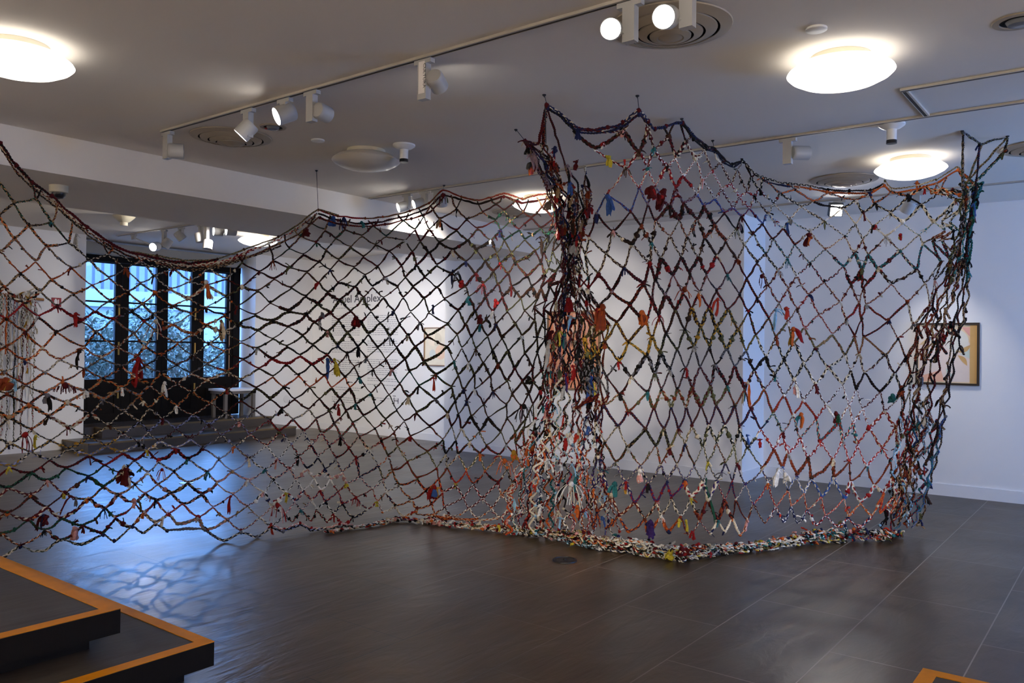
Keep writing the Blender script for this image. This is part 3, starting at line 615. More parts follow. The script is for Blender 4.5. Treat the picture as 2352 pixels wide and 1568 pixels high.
# ------------------------------------------------------------------ the net: knots of the mesh, (column, row, x, y)
A_TXT = """0 0 59 763;1 -1 88 727;2 0 130 762;1 1 97 800;-1 1 12 797;0 2 59 828;2 2 137 825;3 1 193 797;3 -1 187 736;4 0 222 762;5 -1 260 733;5 1 270 798;4 2 232 821;6 0 308 765;7 1 333 797;6 2 316 818;5 3 281 841;3 3 195 847;1 3 104 855;-1 3 10 855;0 4 59 883;2 4 144 877;4 4 237 868;1 5 101 903;3 5 199 898;-1 5 16 905;0 6 67 929;2 6 154 923;4 6 237 916;5 5 283 889;1 7 113 954;-1 7 22 959;3 7 207 951;6 6 320 908;5 7 285 944;4 8 251 975;7 7 342 937;6 8 321 968;8 6 371 905;8 8 375 961;9 7 407 932;8 4 370 856;7 3 333 840;8 2 371 815;9 3 407 838;10 4 440 857;9 5 407 880;10 6 441 900;9 1 407 788;8 0 355 758;9 -1 398 746;10 0 446 767;8 -2 352 722;7 -1 331 738;6 -2 304 715;
2 -2 131 702;0 -2 52 698;1 -3 92 667;3 -3 169 676;0 -4 47 627;2 -4 119 642;4 -4 212 656;5 -3 253 690;4 -2 218 715;1 -5 82 600;3 -5 164 616;2 -6 106 564;1 -7 66 517;0 -8 32 464;0 -6 34 547;4 -6 205 597;5 -5 250 637;6 -4 296 670;7 -3 327 697;6 -6 290 616;5 -7 248 583;7 -5 323 650;8 -4 356 673;9 -5 393 664;8 -6 354 633;10 -4 431 686;9 -3 396 702;3 -7 158 557;2 -8 120 511;1 -9 83 456;7 -7 325 598;9 -7 400 618;10 -6 437 645;11 -5 475 655;
-1 9 24 1018;0 10 70 1037;0 8 72 986;1 9 115 1011;2 10 160 1029;2 8 160 981;3 9 208 1003;3 11 206 1046;4 10 246 1023;5 11 282 1039;5 9 283 995;6 10 320 1016;7 11 339 1034;6 12 310 1057;4 12 241 1067;8 10 367 1013;7 9 341 992;9 11 404 1030;8 12 364 1059;9 9 405 984;7 13 340 1085;5 13 276 1084;3 13 204 1093;2 12 154 1073;1 11 114 1056;-1 11 24 1072;0 12 72 1086;1 13 112 1103;0 14 70 1138;-1 13 20 1119;2 14 148 1131;-1 15 17 1177;1 15 108 1165;0 16 65 1194;4 14 239 1117;3 15 202 1147;6 14 310 1111;5 15 272 1136;8 14 363 1111;7 15 333 1133;4 16 241 1168;6 16 310 1155;2 16 143 1190;1 17 104 1218;-1 17 3 1226;0 18 46 1254;2 18 139 1241;3 17 192 1206;5 17 265 1188;7 17 331 1176;4 18 235 1225;6 18 302 1210;8 18 357 1202;9 17 386 1180;8 16 359 1149;10 16 420 1156;9 15 394 1130;10 18 408 1204;
10 2 443 816;11 1 479 789;12 2 514 807;11 3 477 835;13 1 554 786;12 0 516 763;13 -1 546 745;14 0 593 759;11 -1 474 747;14 2 592 800;15 1 627 778;13 3 558 825;12 4 523 852;14 4 595 846;13 5 554 871;15 3 626 823;16 2 659 795;16 4 657 837;15 5 627 864;16 0 662 750;17 3 690 816;17 1 695 770;18 0 722 741;18 2 719 791;19 3 751 814;18 4 716 837;17 5 686 862;16 6 652 888;14 6 589 891;12 6 523 894;15 7 621 916;13 7 554 919;11 7 483 925;11 5 475 873;14 8 586 941;12 8 518 948;13 9 550 969;15 9 620 963;16 8 648 938;17 7 677 917;18 6 711 889;19 5 745 862;17 9 673 963;18 8 709 940;19 7 734 916;20 6 762 890;10 8 443 953;11 9 481 974;14 10 574 997;12 10 509 999;16 10 642 990;18 10 699 990;19 9 726 962;20 8 757 942;21 7 781 915;22 6 804 890;20 10 739 995;20 2 776 793;21 3 797 812;22 2 822 796;19 1 753 761;21 1 798 763;23 1 846 767;20 0 778 735;22 0 829 739;20 4 774 840;22 4 814 842;23 3 842 823;23 5 826 867;24 6 852 903;23 7 818 927;22 8 795 943;21 5 792 866;25 7 864 934;24 8 835 954;23 9 810 971;22 10 783 1003;24 10 826 1003;21 9 768 972;
13 11 540 1025;12 12 503 1054;15 11 612 1023;14 12 573 1052;13 13 534 1082;11 13 477 1084;10 12 432 1054;17 11 669 1018;16 12 638 1053;15 13 610 1078;14 14 570 1103;18 12 686 1047;19 11 714 1023;20 12 730 1049;21 11 757 1024;23 11 801 1028;22 12 772 1053;19 13 705 1075;17 13 665 1076;16 14 628 1100;15 15 606 1131;17 15 657 1131;18 14 680 1102;20 14 722 1097;21 13 747 1076;23 13 786 1083;22 14 759 1100;24 14 795 1110;25 13 827 1093;24 12 818 1051;25 11 848 1032;21 15 737 1126;19 15 697 1125;23 15 777 1129;25 15 818 1141;26 14 855 1122;18 16 677 1150;16 16 625 1161;14 16 567 1162;13 15 536 1135;12 14 498 1108;11 15 465 1134;10 14 432 1108;12 16 489 1164;13 17 523 1192;11 17 455 1188;15 17 597 1188;12 18 472 1215;14 18 554 1217;16 18 623 1208;17 17 655 1180;22 16 747 1152;20 16 716 1148;24 16 785 1156;23 17 766 1179;21 17 728 1171;19 17 692 1171;25 17 810 1188;26 16 843 1169;20 18 715 1196;22 18 752 1200;24 18 790 1206;18 18 672 1198;11 11 466 1028;10 10 437 1008;
11 -3 472 706;12 -4 519 680;13 -5 556 658;10 -2 439 721;12 -2 516 725;13 -3 545 704;14 -4 592 668;15 -5 630 641;14 -6 596 624;16 -6 665 614;15 -7 628 599;16 -8 665 570;17 -7 697 584;18 -8 726 557;17 -9 690 542;18 -10 713 512;18 -6 734 601;19 -7 749 574;17 -5 705 624;16 -4 669 660;15 -3 621 695;14 -2 586 723;20 -8 771 548;21 -9 793 526;19 -9 747 528;22 -8 831 542;21 -7 806 567;20 -6 778 597;19 -5 759 620;18 -4 732 649;17 -3 703 680;16 -2 663 714;22 -6 835 590;21 -5 814 614;20 -4 776 649;19 -3 753 672;18 -2 730 697;17 -1 703 722;22 -4 839 632;21 -3 816 658;20 -2 780 689;19 -1 759 718;23 -3 856 659;22 -2 835 683;21 -1 806 714;23 -1 852 714;15 -1 627 737;13 -7 556 602;12 -6 520 640;
24 -8 887 542;23 -7 863 562;24 -6 894 577;26 -8 953 527;25 -9 926 506;25 -7 931 552;27 -9 974 496;28 -10 989 472;26 -6 947 579;27 -7 966 554;28 -8 986 527;29 -9 1010 502;30 -10 1048 479;25 -5 922 609;27 -5 957 609;28 -6 985 581;29 -7 1009 556;30 -8 1048 529;31 -9 1072 504;32 -10 1108 487;33 -11 1140 468;31 -7 1074 552;32 -8 1097 525;33 -9 1138 506;34 -10 1158 483;35 -11 1184 461;30 -6 1040 575;32 -6 1094 573;33 -7 1127 552;34 -8 1150 529;35 -9 1172 507;36 -10 1202 487;29 -5 1003 608;31 -5 1070 602;33 -5 1115 600;34 -6 1141 581;35 -7 1158 552;36 -8 1192 527;37 -9 1221 500;38 -10 1245 474;32 -4 1094 628;34 -4 1133 623;35 -5 1148 604;36 -6 1175 581;37 -7 1205 550;38 -8 1242 524;39 -9 1270 502;36 -4 1167 628;37 -5 1184 604;38 -6 1230 575;39 -7 1259 542;38 -4 1211 634;39 -5 1242 604;31 -3 1069 657;30 -4 1039 628;28 -4 976 636;26 -4 931 635;24 -4 884 638;23 -5 867 611;25 -3 913 659;27 -3 949 659;29 -3 1004 659;26 -2 926 684;24 -2 881 684;28 -2 974 684;30 -2 1021 686;32 -2 1077 682;33 -3 1110 652;35 -3 1144 653;34 -2 1115 682;36 -2 1154 682;37 -3 1175 659;38 -2 1196 684;39 -3 1221 659;40 -2 1234 686;40 -4 1251 630;31 -1 1052 713;33 -1 1092 713;35 -1 1132 715;37 -1 1165 715;39 -1 1205 713;27 -1 943 715;25 -1 905 715;29 -1 985 718;
24 0 874 741;26 0 918 743;28 0 965 742;25 1 895 772;27 1 938 770;24 2 868 797;26 2 911 797;28 2 954 796;29 1 982 772;30 0 1028 743;31 1 1050 768;32 0 1069 744;33 1 1083 772;34 0 1103 745;35 1 1120 772;36 0 1139 744;37 1 1153 775;38 0 1184 743;39 1 1199 772;40 0 1228 737;41 1 1234 774;30 2 1027 796;32 2 1061 799;34 2 1093 800;36 2 1131 805;38 2 1167 805;40 2 1206 811;42 2 1234 809;25 3 886 825;27 3 930 824;29 3 974 831;31 3 1043 829;33 3 1077 832;35 3 1110 833;37 3 1144 837;39 3 1182 845;41 3 1224 843;26 4 900 849;28 4 941 852;30 4 1001 860;32 4 1052 859;34 4 1089 860;36 4 1125 864;38 4 1165 874;40 4 1200 875;42 4 1224 874;25 5 875 877;27 5 918 881;29 5 963 886;31 5 1037 889;33 5 1065 894;35 5 1091 893;37 5 1132 899;39 5 1177 904;41 5 1215 902;26 6 894 906;28 6 938 910;30 6 1001 917;32 6 1046 921;34 6 1072 921;36 6 1111 929;38 6 1163 930;40 6 1198 933;27 7 911 941;29 7 957 948;31 7 1028 950;33 7 1053 952;35 7 1083 955;37 7 1121 959;39 7 1165 960;41 7 1207 962;26 8 886 962;28 8 928 967;32 8 1037 979;30 8 987 979;34 8 1060 984;
25 9 861 983;27 9 905 992;29 9 943 1002;31 9 1017 1009;36 8 1102 989;38 8 1150 992;40 8 1184 992;33 9 1047 1012;35 9 1079 1015;37 9 1117 1023;39 9 1163 1021;34 10 1052 1042;32 10 1024 1042;30 10 982 1036;28 10 913 1023;26 10 876 1012;27 11 891 1046;29 11 936 1059;26 12 869 1070;28 12 902 1080;30 12 958 1098;31 11 1003 1075;33 11 1027 1073;35 11 1071 1079;37 11 1114 1082;36 10 1102 1042;27 13 881 1102;29 13 916 1113;31 13 978 1126;32 12 1008 1100;34 12 1047 1109;36 12 1087 1111;38 12 1144 1107;40 12 1177 1109;28 14 887 1129;30 14 946 1149;33 13 1016 1132;35 13 1064 1142;37 13 1108 1144;39 13 1151 1136;32 14 991 1155;34 14 1020 1165;31 15 959 1168;29 15 907 1161;33 15 999 1180;35 15 1039 1188;36 14 1077 1167;38 14 1129 1167;30 16 928 1188;27 15 867 1151;28 16 878 1178;39 15 1146 1188;37 15 1096 1190;40 14 1180 1165;38 10 1146 1045;40 10 1186 1045;39 11 1165 1075;41 11 1200 1075"""
C_TXT = """4 2 1468 348;3 1 1430 302;5 1 1486 293;6 2 1502 342;7 1 1536 312;8 2 1552 362;9 1 1575 325;5 3 1488 386;7 3 1532 383;3 3 1437 386;9 3 1570 404;10 2 1598 367;6 4 1505 428;4 4 1468 430;8 4 1552 432;10 4 1601 446;11 3 1613 413;5 5 1488 469;7 5 1538 474;9 5 1571 467;11 5 1617 472;12 4 1642 457;13 3 1658 434;14 2 1679 421;3 5 1448 486;2 4 1395 446;1 5 1370 491;4 6 1473 518;6 6 1506 507;8 6 1561 505;10 6 1603 503;12 6 1642 518;13 5 1664 488;14 4 1684 476;15 3 1698 452;15 5 1703 496;16 4 1721 478;16 2 1717 440;2 2 1367 342;1 1 1320 300;2 0 1350 296;
7 7 1539 542;9 7 1578 545;11 7 1618 544;13 7 1668 553;15 7 1710 560;5 7 1496 559;6 8 1518 594;8 8 1565 591;10 8 1605 591;12 8 1646 586;14 8 1693 596;3 7 1452 562;2 6 1408 532;4 8 1492 603;5 9 1506 641;7 9 1546 632;9 9 1584 628;11 9 1623 631;13 9 1670 631;15 9 1715 641;0 6 1353 545;1 7 1393 581;2 8 1433 616;3 9 1479 651;1 9 1405 668;0 8 1374 630;-1 7 1345 586;-1 9 1351 666;2 10 1447 698;0 10 1374 704;4 10 1497 689;6 10 1527 677;8 10 1569 672;10 10 1607 670;12 10 1646 667;14 10 1699 678;1 11 1416 741;3 11 1483 737;5 11 1514 725;7 11 1551 712;9 11 1588 708;11 11 1629 706;13 11 1672 711;15 11 1719 716;2 12 1444 785;0 12 1389 785;4 12 1498 775;6 12 1530 765;8 12 1573 756;10 12 1609 752;12 12 1646 752;14 12 1695 756;
-1 13 1374 821;1 13 1422 828;3 13 1485 815;5 13 1517 810;7 13 1555 802;9 13 1594 796;11 13 1630 796;13 13 1669 800;15 13 1714 806;0 14 1393 865;2 14 1450 865;4 14 1504 856;6 14 1539 850;8 14 1575 846;10 14 1608 842;12 14 1643 840;14 14 1688 841;1 15 1423 904;3 15 1487 901;5 15 1519 896;7 15 1556 893;9 15 1591 889;11 15 1632 886;13 15 1670 887;15 15 1710 893;0 16 1387 932;2 16 1444 944;4 16 1502 938;6 16 1542 936;8 16 1576 934;10 16 1610 932;12 16 1645 930;14 16 1688 931;-1 17 1368 968;1 17 1419 978;3 17 1483 986;5 17 1525 984;7 17 1558 984;9 17 1589 978;11 17 1628 976;13 17 1665 975;15 17 1698 979;0 18 1389 1016;2 18 1441 1028;4 18 1506 1024;6 18 1538 1030;8 18 1573 1020;10 18 1615 1022;12 18 1646 1017;14 18 1686 1022;16 18 1717 1027;
-1 19 1374 1048;1 19 1414 1062;3 19 1471 1069;5 19 1517 1067;7 19 1555 1065;9 19 1594 1069;11 19 1626 1060;13 19 1666 1063;15 19 1693 1065;0 20 1381 1086;2 20 1437 1106;4 20 1488 1111;6 20 1532 1104;8 20 1573 1104;10 20 1615 1104;12 20 1647 1102;14 20 1682 1104;16 20 1712 1111;-1 21 1363 1123;1 21 1404 1136;3 21 1458 1152;5 21 1508 1150;7 21 1542 1142;9 21 1587 1144;11 21 1626 1148;13 21 1664 1148;15 21 1690 1148;17 21 1730 1158;0 22 1372 1173;2 22 1422 1184;4 22 1481 1192;6 22 1518 1184;8 22 1563 1186;10 22 1607 1194;12 22 1649 1194;14 22 1682 1192;1 23 1383 1217;3 23 1444 1222;5 23 1488 1226;7 23 1536 1222;9 23 1582 1228;11 23 1632 1226;13 23 1665 1222;
17 3 1732 450;15 1 1694 390;17 1 1725 407;18 2 1744 436;18 4 1765 491;19 3 1778 467;20 2 1791 444;19 1 1752 408;17 5 1751 513;16 6 1730 535;14 6 1690 526;17 7 1759 583;18 6 1776 549;19 5 1799 524;20 4 1814 503;21 3 1841 474;22 2 1871 463;21 1 1826 434;23 1 1902 442;22 4 1894 509;23 3 1936 478;24 2 1965 460;25 1 1996 442;21 5 1860 530;20 6 1826 562;19 7 1808 595;18 8 1787 621;16 8 1739 602;20 8 1830 634;21 7 1860 604;22 6 1896 572;23 5 1940 543;24 4 1965 514;25 3 1982 488;26 2 2009 467;27 1 2049 438;22 8 1893 647;23 7 1938 612;24 6 1963 580;25 5 1982 549;26 4 2005 518;27 3 2046 488;28 2 2086 451;26 6 1994 585;27 5 2034 543;28 4 2074 511;25 7 1979 618;27 7 2017 616;28 6 2068 576;29 3 2117 470;29 5 2110 540;29 1 2120 428;30 2 2160 440;30 4 2145 510;31 3 2195 460;
17 9 1764 654;19 9 1810 662;16 10 1739 687;18 10 1789 696;21 9 1858 677;20 10 1831 708;17 11 1766 731;19 11 1809 739;21 11 1848 752;22 10 1881 721;23 9 1929 693;24 8 1954 654;16 12 1736 768;18 12 1782 773;20 12 1824 788;22 12 1873 800;23 11 1912 768;24 10 1944 735;25 9 1973 697;17 13 1759 819;19 13 1801 823;21 13 1846 834;23 13 1902 844;24 12 1941 813;25 11 1963 771;26 10 1979 733;27 9 1990 700;26 8 1982 662;26 12 1973 813;27 11 1984 773;28 10 2040 735;29 9 2084 691;28 8 2047 652;16 14 1732 850;18 14 1779 865;20 14 1824 872;22 14 1873 882;24 14 1936 884;25 13 1954 851;27 13 1986 855;28 12 2034 815;29 11 2063 777;17 15 1755 895;19 15 1801 907;21 15 1845 919;23 15 1897 929;26 14 1967 894;28 14 2021 901;29 13 2055 857;30 12 2080 819;30 14 2070 903;29 7 2105 620;30 6 2120 560;30 8 2125 650;31 7 2160 600;31 9 2135 700;31 5 2170 530;30 10 2098 745;31 11 2108 775;
16 16 1724 938;18 16 1776 949;20 16 1822 955;22 16 1875 957;25 15 1950 931;27 15 1982 938;29 15 2032 944;31 15 2071 945;17 17 1747 986;19 17 1798 993;21 17 1838 1006;24 16 1927 970;26 16 1959 972;28 16 1995 984;30 16 2057 982;18 18 1778 1032;20 18 1810 1042;23 17 1883 1014;22 18 1856 1051;25 17 1936 1012;27 17 1969 1021;29 17 2026 1028;31 17 2061 1022;24 18 1912 1055;26 18 1950 1060;28 18 1990 1070;30 18 2045 1060;17 19 1751 1076;19 19 1797 1071;21 19 1830 1091;23 19 1864 1097;25 19 1914 1097;27 19 1954 1106;29 19 2008 1114;18 20 1763 1110;20 20 1810 1123;22 20 1847 1132;24 20 1887 1140;26 20 1939 1144;28 20 1977 1153;30 20 2030 1130;19 21 1782 1164;21 21 1817 1162;23 21 1854 1171;25 21 1897 1183;27 21 1948 1187;29 21 2001 1185;18 22 1757 1202;20 22 1800 1200;22 22 1832 1202;24 22 1875 1205;26 22 1925 1210;28 22 1975 1212;15 23 1700 1230;31 13 2095 860;31 19 2050 1095"""

def parse(t):
    d = {}
    for q in t.replace('\n', '').split(';'):
        q = q.strip()
        if q:
            i, j, x, y = q.split(); d[(int(i), int(j))] = (float(x), float(y))
    return d
A = parse(A_TXT); C = parse(C_TXT)

def lattice_fit(D, i, j, k=9):
    ks = sorted(D, key=lambda q: (q[0]-i)**2+(q[1]-j)**2)[:k]
    M_ = np.array([[1, a-i, b-j] for a, b in ks]); V = np.array([D[q] for q in ks])
    w = np.array([1/(1+((a-i)**2+(b-j)**2)) for a, b in ks])
    s_ = np.linalg.lstsq(M_*w[:, None], V*w[:, None], rcond=None)[0]
    return tuple(s_[0])
def complete(D, gap=4):
    out = dict(D)
    for j in sorted(set(b for a, b in D)):
        r = sorted(a for a, b in D if b == j)
        for a, b in zip(r[:-1], r[1:]):
            if 2 < b-a <= gap+2:
                for i in range(a+2, b, 2): out[(i, j)] = lattice_fit(D, i, j)
    return out
A = complete(A); C = complete(C)
for j in range(-9, 19):                      # the net goes on beyond the left edge of the picture
    for i in (-1, -2, -3, -4):
        if (i+j) % 2 == 0 and (i, j) not in A: A[(i, j)] = lattice_fit(parse(A_TXT), i, j, 7)

interp = lambda x, xs, ys: float(np.interp(x, xs, ys))
# gathered column in the middle and gathered end at the right: centre line, half width (pixels) along the height
BY = [235, 330, 400, 470, 560, 640, 720, 800, 900, 1000, 1100, 1200, 1240]
BC = [1256, 1252, 1292, 1316, 1308, 1310, 1316, 1316, 1312, 1300, 1288, 1288, 1290]
BW = [4, 42, 60, 48, 20, 17, 52, 62, 66, 84, 108, 130, 130]
DY = [300, 390, 450, 520, 600, 660, 740, 800, 900, 1000, 1080, 1150, 1225]
DC = [2262, 2236, 2230, 2222, 2208, 2192, 2166, 2152, 2134, 2118, 2100, 2090, 2072]
DW = [50, 34, 20, 15, 20, 36, 54, 62, 62, 56, 52, 46, 46]

# how far the cloth hangs from the viewer along its top and its foot (metres)
A_top = ([-120, 0, 200, 450, 727, 1015, 1200, 1310], [5.9, 5.4, 6.0, 6.7, 7.2, 7.6, 6.9, 6.1])
A_bot = ([-120, 0, 400, 780, 928, 1100, 1310], [5.8, 5.28, 6.0, 6.7, 7.1, 6.84, 6.40])
A_yt = ([-80, 0, 75, 200, 300, 430, 560, 690, 730, 840, 1015, 1100, 1158, 1310], [260, 325, 415, 520, 580, 603, 575, 515, 486, 505, 440, 462, 447, 447])
A_yb = ([-80, 0, 300, 600, 780, 928, 1100, 1310], [1300, 1280, 1225, 1225, 1213, 1190, 1210, 1238])
C_top = ([1240, 1465, 1567, 1640, 1705, 1800, 1950, 2100, 2200, 2320], [5.0, 4.97, 5.5, 6.0, 6.55, 6.9, 7.2, 7.05, 6.7, 5.85])
C_bot = ([1300, 1380, 1500, 1560, 1650, 1830, 2030, 2100, 2320], [6.40, 6.15, 5.92, 5.8, 6.06, 6.36, 6.6, 6.7, 6.7])
C_yt = ([1240, 1320, 1468, 1567, 1640, 1705, 1760, 1860, 2000, 2200, 2320], [240, 292, 255, 277, 342, 366, 412, 428, 435, 386, 315])
C_yb = ([1300, 1380, 1500, 1560, 1650, 1830, 2030, 2100], [1240, 1256, 1270, 1283, 1268, 1248, 1238, 1228])
def depth(tp, bt, yt, yb, x, y):
    a = interp(x, *yt); b = interp(x, *yb); t = min(1.0, max(0.0, (y-a)/(b-a)))
    t = t*t*(3-2*t)*.35+t*.65
    return interp(x, *tp)*(1-t)+interp(x, *bt)*t
def clampz(p, lo=.012):
    p = np.array(p)
    if p[2] < lo: p[2] = lo
    if p[2] > CZ-.03: p[2] = CZ-.03
    return p
def wA(x, y, dd=0): return clampz(P(x, y, d=depth(A_top, A_bot, A_yt, A_yb, x, y)+dd))
def wC(x, y, dd=0): return clampz(P(x, y, d=depth(C_top, C_bot, C_yt, C_yb, x, y)+dd))
def wB(x, y, dd=0): return clampz(P(x, y, d=interp(y, [235, 330, 470, 560, 800, 1240], [5.0, 5.35, 5.85, 6.0, 6.15, 6.42])+dd))
def wD(x, y, dd=0): return clampz(P(x, y, d=interp(y, [300, 390, 450, 600, 900, 1230], [5.75, 6.15, 6.4, 6.6, 6.66, 6.7])+dd))

# ------------------------------------------------------------------ rope and rag geometry
K = dict(blk='#17120f', dbr='#2a1a12', brn='#4a2c1c', rus='#8a3a1c', dre='#5a1215', red='#9a1c1c', bri='#c43a26', ora='#d0662a', och='#b98a2e', cre='#d9c9ad', whi='#e6e2dc', gry='#77747a', lgr='#aaa7a6',
         mau='#8a727a', pin='#d99a92', tea='#2f7276', gre='#22523c', olv='#5e5c3a', nav='#22264e', blu='#3a5a9a', lbl='#8fb8d0', pur='#3c2562', yel='#c9b53a', tan='#a5825c', lav='#8f93bd')
K = {k: np.array(lin(v))*(.88 if k in ('whi', 'cre', 'lgr', 'lbl') else .8) for k, v in K.items()}
def cols(s): return [K[q] for q in s.split()]
PAL_A = dict(top=cols('blk dbr dre brn gre blk tan dre'), left=cols('blk cre rus dbr ora blk tan gry'), mid=cols('blk dbr olv blk brn dre dbr'), low=cols('dre blk cre gry olv red brn'),
             lowl=cols('dre blk brn gre ora cre dre'), lowm=cols('pin cre red gry tan pin blk'), lowr=cols('whi blk red cre pin nav whi'), midr=cols('blk dbr brn blk olv dbr dre'), lowr2=cols('blk rus dbr ora cre olv brn red'))
A_SPEC = {('r', -2): cols('red dre'), ('r', 4): cols('dbr rus brn dre'), ('r', 11): cols('dre red blk')}
C_ROW = {0: 'dre nav blk cre', 1: 'dre cre blk brn', 2: 'red whi dre cre', 3: 'red whi cre dre', 4: 'dre blu red mau', 5: 'blk dbr brn dre', 6: 'blk cre dbr rus', 7: 'blk dbr brn cre', 8: 'dre dbr blk red',
         9: 'mau dbr rus dre blk', 10: 'dre blk red brn', 11: 'och brn olv dbr', 12: 'blk olv och dbr', 13: 'blk gry dbr blk', 14: 'dre blk gry dbr', 15: 'rus dre olv cre', 16: 'dbr nav dre brn', 17: 'olv blk cre tan',
         18: 'blk cre olv rus', 19: 'pur blk cre gry', 20: 'nav red cre pur', 21: 'dre cre blk rus', 22: 'ora rus nav cre'}
C_RGT = {1: 'blk cre ora gry', 2: 'blk whi cre dbr', 3: 'blk cre tan whi', 4: 'cre tea whi blk', 5: 'dre blk cre rus', 6: 'cre dre tea brn', 7: 'blk whi red brn', 8: 'rus cre dre brn', 9: 'rus brn red cre', 10: 'red cre rus blk', 11: 'rus blk tan olv',
         12: 'dre blk cre whi', 13: 'blk dbr whi cre', 14: 'blk cre whi dre', 15: 'cre rus whi red', 16: 'red cre tea rus', 17: 'bri whi red tea', 18: 'rus rus brn rus', 19: 'whi blu red cre', 20: 'bri ora cre red', 21: 'red whi nav bri', 22: 'blk cre gre gry'}
def pal(panel, j, x, y):
    if panel == 'A':
        if j == -2 and x < 210: return cols('red red dre')
        if j == 3 and 470 < x < 700: return cols('red dre red')
        if j == 11 and x < 420: return cols('dre red dre blk')
        if j in (14, 15) and 200 < x < 420: return cols('pin tan pin blk')
        if j == 4 and 860 < x < 990: return cols('gre gre blk')
        if j == 5 and 560 < x < 780: return cols('ora rus bri')
        if j == 12 and x < 180: return cols('gre blk gre')
        if j < -7: return PAL_A['top']
        if j < 8: return PAL_A['left'] if x < 480 else (PAL_A['mid'] if x < 900 else PAL_A['midr'])
        if x < 260: return PAL_A['lowl'] if j > 10 else cols('lav gry cre blk och')
        if x < 560: return PAL_A['lowm'] if j > 12 else cols('cre gry dre blk lav')
        if x < 860: return PAL_A['lowr'] if j > 9 else PAL_A['low']
        return PAL_A['lowr2'] if y < 1100 else cols('whi blk red ora cre dre')
    if panel == 'C':
        return cols((C_RGT if x > 1730+20*math.sin(j*2.1) else C_ROW).get(j, 'blk dbr cre red'))

def resample(pts, ds):
    p = np.array(pts, float); n = len(p)
    e = np.vstack([2*p[0]-p[1], p, 2*p[-1]-p[-2]])
    out = []
    for i in range(n-1):
        p0, p1, p2, p3 = e[i], e[i+1], e[i+2], e[i+3]
        L_ = np.linalg.norm(p2-p1); m = max(2, int(L_/ds)); t = (np.arange(m)/m)[:, None]
        tens = .32
        a = (p2-p0)*tens; b = (p3-p1)*tens
        out.append((2*t**3-3*t**2+1)*p1+(t**3-2*t**2+t)*a+(-2*t**3+3*t**2)*p2+(t**3-t**2)*b)
    return np.vstack(out+[p[-1:]])

